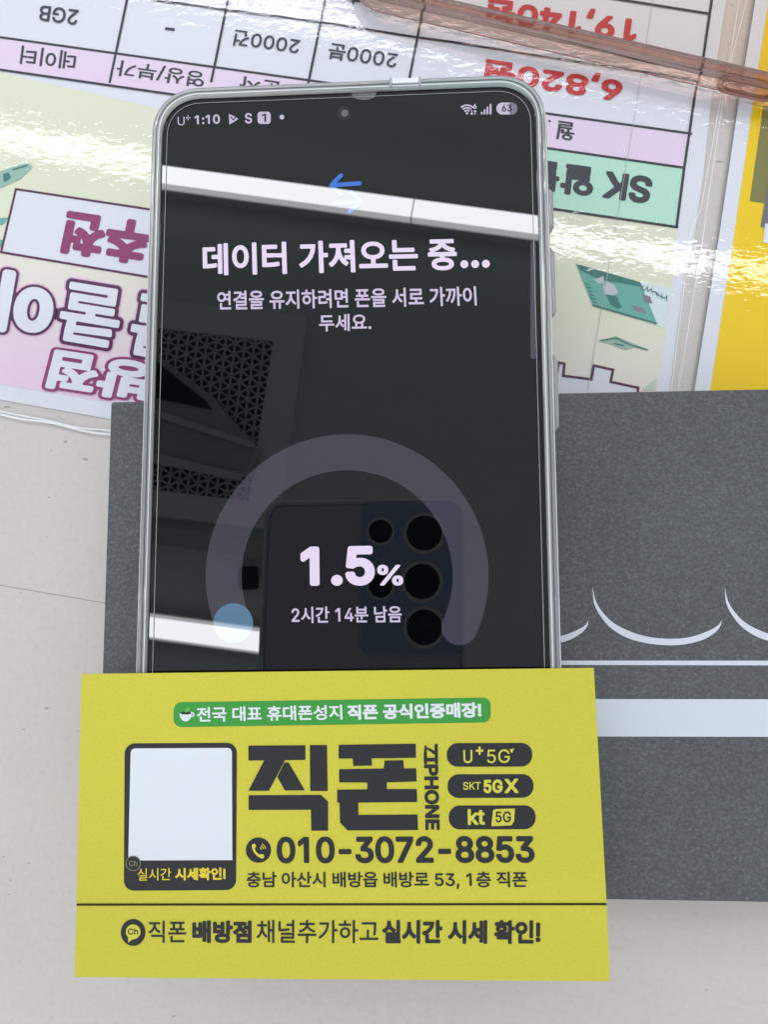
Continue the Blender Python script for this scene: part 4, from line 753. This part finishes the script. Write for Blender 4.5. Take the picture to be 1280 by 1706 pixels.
stext('2시간 14분 남음', (486, 1038.5), (670, 1037), (485.5, 1011), m_lav2, 0.020)
stext('U', (296, 209), (307.5, 208.5), (295.6, 195), m_stat, 0.0)
stext('+', (309, 201), (317, 200.6), (308.8, 192), m_stat, 0.0)
stext('1:10', (324.5, 207.5), (366.5, 206), (324, 192), m_stat, 0.035)
stext('S', (408, 206), (420, 205.6), (407.6, 188.5), m_stat, 0.03)
mb = MB().pix(rrect_px(429, 186, 451, 206.5, 5.5), zc_); ib = mb.build('notification_icon', m_stat, disp)
mb = MB(); text(mb, '1', (436, 203), (443.5, 203), (435.8, 189.5), zc_ + 0.00003, 0.02); mb.build('lettering', m_off, ib)
mb = MB(); mb.disc(469.7, 195, 4, zc_); mb.build('notification_dot', m_stat, disp)
mb = MB().pix([(381, 190), (390, 193.5), (397, 198), (390, 203), (382, 207.5)], zc_); ci = mb.build('check_icon', m_stat, disp)
mb = MB(); mb.strip([(383.5, 194.5), (388.5, 199.5), (396.5, 191)], 0.00022, zc_ + 0.00001); mb.build('check_gap', m_off, ci)
mb = MB()
for r in (6.2, 10.6, 15): mb.ring(778.5, 190, r - 1.45, r + 1.1, zc_, 47, 133, 24)
mb.disc(778.5, 188.6, 2.0, zc_); mb.build('wifi_icon', m_stat, disp)
stext('6', (788.3, 181.3), (794.6, 181.1), (788.2, 173.3), m_stat, 0.045)
mb = MB()
for x, y0, y1, s in ((786.5, 183.5, 192, 1), (792, 191, 183, -1)):
    mb.strip([(x, y0), (x, y1 - s * 1)], 0.00017, zc_); mb.pix([(x - 3.2, y1 - s * 3.4), (x + 3.2, y1 - s * 3.4), (x, y1)], zc_ + 0.00001)
mb.build('traffic_arrows', m_stat, disp)
mb = MB()
for x, h_ in ((803.2, 4.5), (808, 8.5), (812.8, 13), (817.8, 17.8)): mb.pix(rrect_px(x - 1.5, 190.6 - h_, x + 1.5, 190.8, 1.3), zc_)
mb.build('signal_bars', m_stat, disp)
mb = MB().pix(rrect_px(827.5, 170.5, 862.5, 191, 10), zc_); bat = mb.build('battery_icon', screen('battery_empty_light', (0.20, 0.19, 0.26), 0.92), disp)
mb = MB().pix([p for p in rrect_px(827.5, 170.5, 862.5, 191, 10) if p[0] < 849] + [(849.5, 170.5), (849.5, 191)][::-1] if False else [(849.5, 171), (849.5, 190.5)] + [(837.5 - 10 * math.sin(t), 180.75 + 9.75 * math.cos(t)) for t in np.linspace(0, math.pi, 16)], zc_ + 0.00002); mb.build('battery_level', m_stat, bat)
mb = MB(); text(mb, '63', (836.5, 186.2), (853.5, 185.8), (836.3, 174.6), zc_ + 0.00004, 0.03); mb.build('lettering', m_off, bat)
# gauge
GX, GY = 578.5, 959.5
mb = MB(); mb.ring(GX, GY, 176, 236, zc_, -24.5, 204.5, 120)
for sg in (1, -1):
    a0 = math.radians(-24.5 if sg > 0 else 204.5); cx_, cy_ = GX + 206 * math.cos(a0), GY - 206 * math.sin(a0)
    th = np.linspace(0, math.pi, 20)
    if sg > 0: mb.pix([(cx_ + 30 * math.cos(-a0 + t), cy_ + 30 * math.sin(-a0 + t)) for t in th], zc_ + 0.000002)
mb.build('gauge_ring', m_ring, disp)
mb = MB(); mb.disc(388.5, 1038, 33, zc_ + 0.00003, 48); mb.build('gauge_progress', m_blue, disp)
mb = MB()
def stroke(pts, wd, z): mb.band([np.array(at(a_, b_, z)[:2]) for a_, b_ in pts], wd, z, False, True)
stroke([(599, 305.5), (553, 308.5)], 0.00083, zc_); stroke([(552.5, 308), (568, 292.5)], 0.00083, zc_ + 0.000008); stroke([(552.5, 309), (567, 324)], 0.00083, zc_ + 0.000016)
stroke([(557, 339), (600, 336)], 0.00083, zc_ + 0.000004); stroke([(600.5, 336), (583, 352.5)], 0.00083, zc_ + 0.000012); stroke([(600, 335), (585, 321)], 0.00083, zc_ + 0.00002)
mb.build('transfer_arrows', m_blue2, disp)
mb = MB().pix(rrect_px(884.5, 403, 893.5, 598, 4, shear=0)[:], zc_); mb.build('edge_handle', m_panel, disp)
# punch-hole camera and the notch of the protector
mb = MB(); mb.disc(573.5, 188.5, 12.2, zc_); fcam = mb.build('front_camera', screen('camera_hole_glow', (0.014, 0.016, 0.017), 1.0), phone)
mb = MB(); mb.disc(574.5, 188.5, 6.0, zc_ + 0.00004); mb.build('lens', material('small_lens', (0.10, 0.11, 0.12), 0.1, 1.0), fcam)
mb = MB().pix([(583, 153.5)] + [(606 - 21 * math.cos(t), 153 + 13.5 * math.sin(t) ** 0.8) for t in np.linspace(0.08, math.pi - 0.08, 20)] + [(629, 151.5)], ZS + 0.00004); mb.build('protector_notch', film_material('notch_plastic', (0.9, 0.9, 0.9), 1.5, 0.2, 0.16, (0.6, 0.62, 0.62)), prot)

# clear case
case = thing('clear_phone_case', 'clear soft case wrapped around the smartphone on the grey box', 'phone case', (*ph, BZ))
m_case = film_material('clear_rubber', (0.97, 0.97, 0.98), 1.47, 0.03, 0.36, (0.92, 0.92, 0.95), bumps=((70, 0.00022, (1, 1, 1), 0.3, 2),))
mb = MB(); mb.loft([cring(0.0008, BZ + 0.00005), cring(0.0002, BZ + 0.0007), cring(0.0, 0.0262), cring(0.0001, 0.0318), cring(0.0002, 0.0328), cring(0.0004, 0.0335), cring(0.0008, ZLIP), cring(0.0011, ZLIP - 0.0002), cring(0.00145, ZLIP - 0.0003), cring(0.0017, ZLIP - 0.0001), cring(0.0021, ZLIP - 0.0003), cring(0.00225, ZLIP - 0.0007), cring(0.0021, ZS - 0.0004), cring(0.0021, 0.0262), cring(0.0030, BZ + 0.00115)], True, True)
mb.build('shell', m_case, case, True)
m_cline = material('case_ridge', (0.86, 0.87, 0.88), 0.12, 0.9)
m_cdark = material('case_groove', (0.10, 0.10, 0.11), 0.3, 0.5)
mb = MB(); mb.loft([cring(0.00042, 0.03362), cring(0.00052, 0.03377), cring(0.00064, 0.03389)], False, False); mb.loft([cring(0.00176, ZLIP - 0.00005), cring(0.00184, ZLIP - 0.00002), cring(0.00192, ZLIP - 0.00008)], False, False); mb.build('lip_ridge', m_cline, case, True)
mb = MB(); mb.loft([cring(0.00118, ZLIP - 0.00019), cring(0.00128, ZLIP - 0.00018), cring(0.00136, ZLIP - 0.00024)], False, False); mb.build('lip_groove', m_cdark, case, True)
ux = np.array([math.cos(pang), math.sin(pang)]); uy = np.array([-ux[1], ux[0]])
def side_button(py0, py1):
    y0, y1 = at(930, py0, 0.031)[1], at(930, py1, 0.031)[1]
    rings = []
    for t in np.linspace(0, 1, 15):
        y = y0 + (y1 - y0) * t; k = min(1, min(t, 1 - t) * 14) ** 0.5
        base = ph + ux * (hw - 0.0003) + uy * (y - ph[1]); o = 0.0003 + 0.0008 * k
        rings.append([(*(base + ux * a_ * o), z_) for a_, z_ in ((0, 0.0288), (0.75, 0.0290), (1, 0.0297), (1, 0.0318), (0.75, 0.0326), (0, 0.0329))])
    mb = MB(); mb.loft(rings, True, True); mb.build('button_cover', m_case, case, True)
side_button(322, 388); side_button(420, 532); side_button(596, 722)
mb = MB(); y0 = ph[1] + hh
def topbit(px0, px1, d0, d1, z0, z1, mt, nm):
    x0, x1 = at(px0, 130, ZLIP)[0], at(px1, 130, ZLIP)[0]
    mb = MB(); q = [ph + uy * (hh - d1) + ux * (x0 - ph[0]), ph + uy * (hh - d1) + ux * (x1 - ph[0]), ph + uy * (hh - d0) + ux * (x1 - ph[0]), ph + uy * (hh - d0) + ux * (x0 - ph[0])]
    mb.prism([tuple(p) for p in q], z0, z1); return mb.build(nm, mt, case)
m_port = material('port_edge_grey', (0.40, 0.40, 0.42), 0.3)  # grey ends of the microphone port
topbit(656, 700, 0.0005, 0.0014, ZLIP - 0.001, ZLIP + 0.00008, m_cline, 'microphone_port')
topbit(652, 655.4, 0.0003, 0.0019, ZLIP - 0.001, ZLIP + 0.0001, m_port, 'port_edge'); topbit(700.6, 704, 0.0003, 0.0019, ZLIP - 0.001, ZLIP + 0.0001, m_port, 'port_edge')

# ================================================================== yellow business card
KZ = 0.0347
def zk(px, py): return KZ - max(0.0, (py - 1506)) * 0.0000150
m_card = material('yellow_card_stock', (0.70, 0.63, 0.060), 0.55, 0.35)
b = nodes(m_card)[2]
k1 = ramp(m_card, noise(m_card, 2600, 3, 0.6), [(0.3, (0.665, 0.596, 0.052)), (0.7, (0.715, 0.646, 0.063))])
m_card.node_tree.links.new(k1, b.inputs['Base Color'])
bump(m_card, noise(m_card, 1100, 2), 0.00002, 1.0, b.inputs['Normal'])
card = thing('business_card', 'yellow business card lying across the bottom of the smartphone', 'card', at(570, 1370, KZ - 0.0004))
E_ = [(135, 1123), (990, 1113), (1011.5, 1506), (1017, 1635), (123, 1628), (127, 1506.5)]
T_ = [at(a_, b_, zk(a_, b_)) for a_, b_ in E_]; B_ = [p - np.array([0, 0, 0.00042]) for p in T_]
mb = MB(); mb.add(T_ + B_, [[0, 5, 2, 1], [5, 4, 3, 2], [6, 7, 8, 11], [11, 8, 9, 10]] + [[i_, (i_ + 1) % 6, 6 + (i_ + 1) % 6, 6 + i_] for i_ in range(6)])
cs = mb.build('card_stock', m_card, card)
m_kd = material('black_card_print', (0.030, 0.029, 0.032), 0.55, 0.3)
m_kg = material('green_card_print', lin(66, 160, 66), 0.55, 0.3)
m_kw = material('white_card_print', (0.82, 0.84, 0.86), 0.55, 0.3)
m_ky = material('yellow_card_print', (0.74, 0.68, 0.08), 0.55, 0.3)
m_kgold = material('gold_card_print', (0.86, 0.66, 0.05), 0.55, 0.3)
m_kline = material('card_crease', (0.045, 0.038, 0.012), 0.7, 0.2)
EPS = 0.00004
def kz(n): return lambda px, py: zk(px, py) + EPS * n
def ktext(s, p0, p1, p2, mt, bold, parent=card, n=2, nm='lettering', track=0.0):
    mb = MB(); text(mb, s, p0, p1, p2, kz(n), bold, None, 64, track); return mb.build(nm, mt, parent)
mb = MB().pix(rrect_px(289, 1170, 818, 1211.5, 13, shear=-8 / 529), KZ + EPS); badge = mb.build('green_banner', m_kg, card)
ktext('전국 대표 휴대폰성지', (328, 1203), (571, 1199), (327.5, 1178), m_kw, 0.026, badge)
ktext('직폰 공식인증매장!', (579, 1199.5), (803, 1195.5), (578.5, 1174), m_kw, 0.044, badge)
mb = MB().pix([(299, 1188)] + [(309 - 10 * math.cos(t), 1189 + 13 * math.sin(t)) for t in np.linspace(0.1, math.pi - 0.1, 14)] + [(319, 1187.5)], KZ + 2 * EPS)
mb.ring(319, 1190.5, 2.4, 4.6, KZ + 2.2 * EPS, -110, 110, 16); cup = mb.build('cup_icon', m_kw, badge)
mb = MB().pix([(309 + 9 * math.cos(t), 1188 + 2.4 * math.sin(t)) for t in np.linspace(0, 2 * math.pi, 20, endpoint=False)], KZ + 3 * EPS); mb.build('coffee', m_kd, cup)
mb = MB().pix([(308, 1187), (309.5, 1181.5), (316, 1177.5), (315, 1183.5), (310, 1187)], KZ + 4 * EPS); mb.build('leaf', material('leaf_card_print', lin(110, 200, 70), 0.5), cup)
mb = MB().pix([(x + (207.5 - 206) * (1484 - y) / 246 - 0.6, y) for x, y in rrect_px(206.5, 1238.5, 393.8, 1484, 17, shear=-0.006)], KZ + EPS); panel = mb.build('dark_panel', m_kd, card)
mb = MB().pix([(213.3, 1433.6), (217.3, 1254), (219, 1249), (224, 1246.8), (380, 1246), (384.5, 1248), (386.2, 1253), (387, 1433)][::-1], KZ + 2 * EPS); mb.build('blank_panel', m_kw, panel)
ktext('실시간', (228.5, 1467.5), (285, 1466.5), (228.5, 1447), m_kgold, 0.006, panel)
ktext('시세확인!', (291.5, 1467), (376, 1466), (291.5, 1446), m_kgold, 0.042, panel)
mb = MB(); mb.disc(221.5, 1438.5, 12.6, KZ + 3 * EPS); mb.pix([(214, 1447), (223, 1450), (214, 1454.5)], KZ + 3.2 * EPS); bub = mb.build('chat_bubble', m_kd, panel)
mb = MB(); mb.ring(221.5, 1438.5, 11.2, 12.8, KZ + 4 * EPS); mb.build('bubble_outline', material('dull_gold_print', (0.22, 0.19, 0.10), 0.6), bub)
ktext('Ch', (214.5, 1443.5), (228.5, 1443.3), (214.5, 1434), material('dull_gold_print_2', (0.26, 0.23, 0.13), 0.6), 0.02, bub, 5)
# big two-syllable shop lettering, drawn as polygons
def z1(P): return [(100 + x / 2.7826, 1100 + y / 2.7826) for x, y in P]
def z2(P): return [(560 + x / 2.7826, 1100 + y / 2.7826) for x, y in P]
mb = MB(); k = KZ + 2 * EPS
for P in (z1([(873, 396), (1138, 394), (1138, 462), (1043, 463), (968, 605), (873, 605), (946, 464), (873, 465)]), z1([(1040, 474), (1060, 474), (1135, 603), (1042, 604), (1007, 540)]),
          z1([(1158, 393), (1238, 393), (1241, 606), (1160, 606)]), z1([(874, 626), (1210, 624), (1243, 655), (1243, 790), (1165, 790), (1163, 693), (874, 694)]),
          z2([(12, 392), (370, 387), (371, 452), (165, 455), (167, 488), (80, 490), (77, 455), (12, 456)]),
          z2([(14, 505), (221, 502), (226, 465), (312, 463), (315, 501), (372, 501), (374, 562), (236, 566), (236, 597), (375, 597), (377, 657), (103, 660), (104, 717), (378, 715), (381, 787), (53, 789), (18, 752), (16, 660), (5, 660), (5, 600), (145, 598), (145, 567), (14, 566)])):
    mb.pix(P, k)
mb.build('shop_lettering', m_kd, card)
ktext('ZIPHONE', (705.5, 1239.5), (708.8, 1383), (729.8, 1239.3), m_kd, 0.055)
for x0, y0, x1, y1 in ((744.7, 1238, 887.4, 1277.5), (746, 1290, 889.5, 1329.5), (748, 1342, 893, 1382)):
    mb = MB().pix(rrect_px(x0, y0, x1, y1, 18.5, shear=-0.003), KZ + EPS); pl = mb.build('network_badge', m_kd, card)
    if y0 == 1238:
        ktext('U', (772.5, 1271.5), (787.5, 1271.3), (772.3, 1249.5), m_ky, 0.012, pl); ktext('+', (793, 1257.5), (806, 1257.3), (792.8, 1243.8), m_ky, 0.03, pl)
        ktext('5G', (812, 1271.5), (850, 1271), (811.8, 1248.8), m_ky, 0.006, pl); mb = MB().pix([(849.5, 1248.5), (857.5, 1247), (853, 1255)], KZ + 2 * EPS); mb.build('tick', m_ky, pl)
    elif y0 == 1290:
        ktext('SKT', (772, 1316), (801.5, 1315.7), (771.9, 1302.8), m_ky, 0.018, pl); ktext('5G', (806, 1321.6), (838, 1321.2), (805.8, 1299), m_ky, 0.05, pl)
        ktext('X', (841, 1321.4), (864.5, 1321.1), (840.8, 1297.5), m_ky, 0.045, pl)
    else:
        ktext('kt', (779.8, 1374.5), (808.5, 1374), (779.5, 1348), m_ky, 0.035, pl)
        mb = MB().pix([(822, 1349.5), (826, 1348), (858.5, 1347), (857, 1368), (852.5, 1375), (819.5, 1376.5), (819.5, 1372)][::-1], KZ + 2 * EPS); tg = mb.build('tag_shape', m_ky, pl)
        ktext('5G', (826, 1370.5), (852, 1370), (826, 1352), m_kd, 0.022, tg, 3)
mb = MB(); mb.disc(430.6, 1416.3, 21.2, KZ + EPS, 48); ic = mb.build('phone_icon', m_kd, card)
mb = MB(); hp = [np.array(at(430.6 + a_, 1416.3 + b_, KZ)[:2]) for a_, b_ in ((-7.5, -7), (-8, -2), (-5, 4), (0, 8.5), (6, 10))]
mb.band(hp, [0.00075, 0.00040, 0.00036, 0.00040, 0.00075], KZ + 2 * EPS, False, True)
for r in (4.5, 8, 11.5): mb.ring(431, 1416, r - 0.7, r + 0.7, KZ + 2.3 * EPS, 10, 62, 14)
mb.build('handset', m_ky, ic)
ktext('010-3072-8853', (461, 1438.6), (892, 1437.8), (460.6, 1394), m_kd, 0.040, track=-0.03)
ktext('충남 아산시 배방읍 배방로 53, 1층 직폰', (410.5, 1481), (879.5, 1481), (410.5, 1452.5), m_kd, 0.020, track=-0.012)
mb = MB().pix([(127, 1505.3), (1011.3, 1504.3), (1011.5, 1508.2), (127, 1509)], KZ + 2 * EPS)
mb.build('crease_line', m_kline, card)
mb = MB(); P = [(221.5 + 20.6 * math.cos(t), 1553.5 + 22.4 * math.sin(t)) for t in np.linspace(0, 2 * math.pi, 44, endpoint=False)]
def kpoly(P, n):
    V = [at(a_, b_, zk(a_, b_) + EPS * n) for a_, b_ in P]
    ar = sum(V[i - 1][0] * V[i][1] - V[i][0] * V[i - 1][1] for i in range(len(V)))
    mb.poly(V if ar > 0 else V[::-1])
kpoly(P, 1); ic = mb.build('channel_icon', m_kd, card)
mb = MB(); kpoly([(221.5 + 12.2 * math.cos(t), 1552.5 + 12.4 * math.sin(t)) for t in np.linspace(0, 2 * math.pi, 32, endpoint=False)], 2); kpoly([(213.5, 1560), (222, 1564), (213, 1570.5)], 2.3); bub = mb.build('chat_bubble', m_ky, ic)
ktext('Ch', (212.8, 1557.2), (229.6, 1557), (212.8, 1547), m_kd, 0.022, bub, 3)
ktext('직폰', (247, 1570.5), (310, 1570.8), (247, 1534), m_kd, 0.010)
ktext('배방점', (320, 1571), (419, 1571.5), (320, 1533.5), m_kd, 0.046)
ktext('채널추가하고', (427.5, 1571.3), (630.5, 1571.5), (427.5, 1533), m_kd, 0.010)
ktext('실시간 시세 확인!', (637, 1572), (901, 1573), (637, 1532.5), m_kd, 0.044)

# ================================================================== the photographing phone, mirrored in the glass
def cl(x, y, d): return EYE + RW @ np.array([x, y, d])
DR = 0.0022
def mir(px, py, d=DR):
    p = at(px, py, ZS); v = p - EYE; v = np.array([v[0], v[1], -v[2]])
    zax = RW[:, 2]; t = ((EYE + zax * d - p) @ zax) / (v @ zax)
    q = RW.T @ (p + v * t - EYE); return q[0], q[1]
xl = mir(436, 950)[0]; xr = mir(776, 950)[0]; yt = mir(600, 832)[1]
fl = yt < 0                                            # the mirrored top of the phone may point either way in camera axes
yb = yt + (0.160 if fl else -0.160)
cxp, cyp, hwp, hhp = (xl + xr) / 2, (yt + yb) / 2, abs(xr - xl) / 2, 0.080
cph = thing('camera_phone', 'dark phone with round lenses mirrored in the smartphone screen taking the picture', 'phone', cl(cxp, cyp, DR))
m_navy_glare = material('navy_back_with_glare', (0.74, 0.74, 1.0), 0.35, 0.5)  # pale lavender: screen glare put into the colour of the navy back
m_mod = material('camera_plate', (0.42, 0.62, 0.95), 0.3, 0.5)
m_lens = material('black_lens', (0.006, 0.007, 0.011), 0.08, 0.6)
m_lring = material('lens_ring', (0.92, 0.95, 1.0), 0.3, 0.5)
m_bump = material('clear_bumper', (0.85, 0.95, 1.0), 0.3, 0.6)
def cslab(mb, cx_, cy_, hw_, hh_, r, d0, d1, bev=0.0004):
    R_ = lambda k, d: [cl(x, y, d) for x, y in rrect(cx_, cy_, hw_ - k, hh_ - k, max(r - k, 0.0003), 0, 10)][::-1]
    mb.loft([R_(0, d1), R_(0, d0 + bev), R_(bev, d0)])
mb = MB(); cslab(mb, cxp, cyp, hwp - 0.0015, hhp - 0.0015, 0.006, DR, DR + 0.0088, 0.0012); mb.build('body', m_navy_glare, cph)
mb = MB()
def cbr(k, d): return [cl(x, y, d) for x, y in rrect(cxp, cyp, hwp - k, hhp - k, 0.0072 - k, 0, 10)][::-1]
mb.loft([cbr(0, DR + 0.009), cbr(0, DR + 0.0006), cbr(0.0005, DR - 0.0002), cbr(0.0012, DR - 0.0002), cbr(0.0014, DR + 0.0004)], False, False); mb.build('case_rim', m_bump, cph)
mx0, my0 = mir(603, 838); mx1, my1 = mir(772, 1093)
mb = MB(); cslab(mb, (mx0 + mx1) / 2, (my0 + my1) / 2, abs(mx1 - mx0) / 2, abs(my1 - my0) / 2, 0.004, DR - 0.0006, DR + 0.0003); plate = mb.build('camera_plate', m_mod, cph)
for px, py, r in ((707, 888, 30), (707, 966, 30), (707, 1045, 30), (634, 885, 20), (634, 976, 20), (633, 925, 7)):
    x, y = mir(px, py, DR - 0.0007); x2, _ = mir(px + r, py, DR - 0.0007); rr_ = abs(x2 - x)
    if (px, py) == (707, 966): x, y = 0.0, 0.0
    th = np.linspace(0, 2 * math.pi, 40, endpoint=False)[::-1]
    mb = MB(); mb.loft([[cl(x + k * rr_ * math.cos(t), y + k * rr_ * math.sin(t), d) for t in th] for k, d in ((1.18, DR - 0.0005), (1.18, DR - 0.0008), (1.0, DR - 0.0009), (0.98, DR - 0.00065))], False, False)
    ln = mb.build('camera_lens' if r > 10 else 'flash', m_lring if r > 10 else m_navy_glare, plate)
    mb = MB(); mb.poly([cl(x + rr_ * math.cos(t), y + rr_ * math.sin(t), DR - 0.00072) for t in th]); mb.build('lens_glass', m_lens if r > 10 else m_mod, cph)
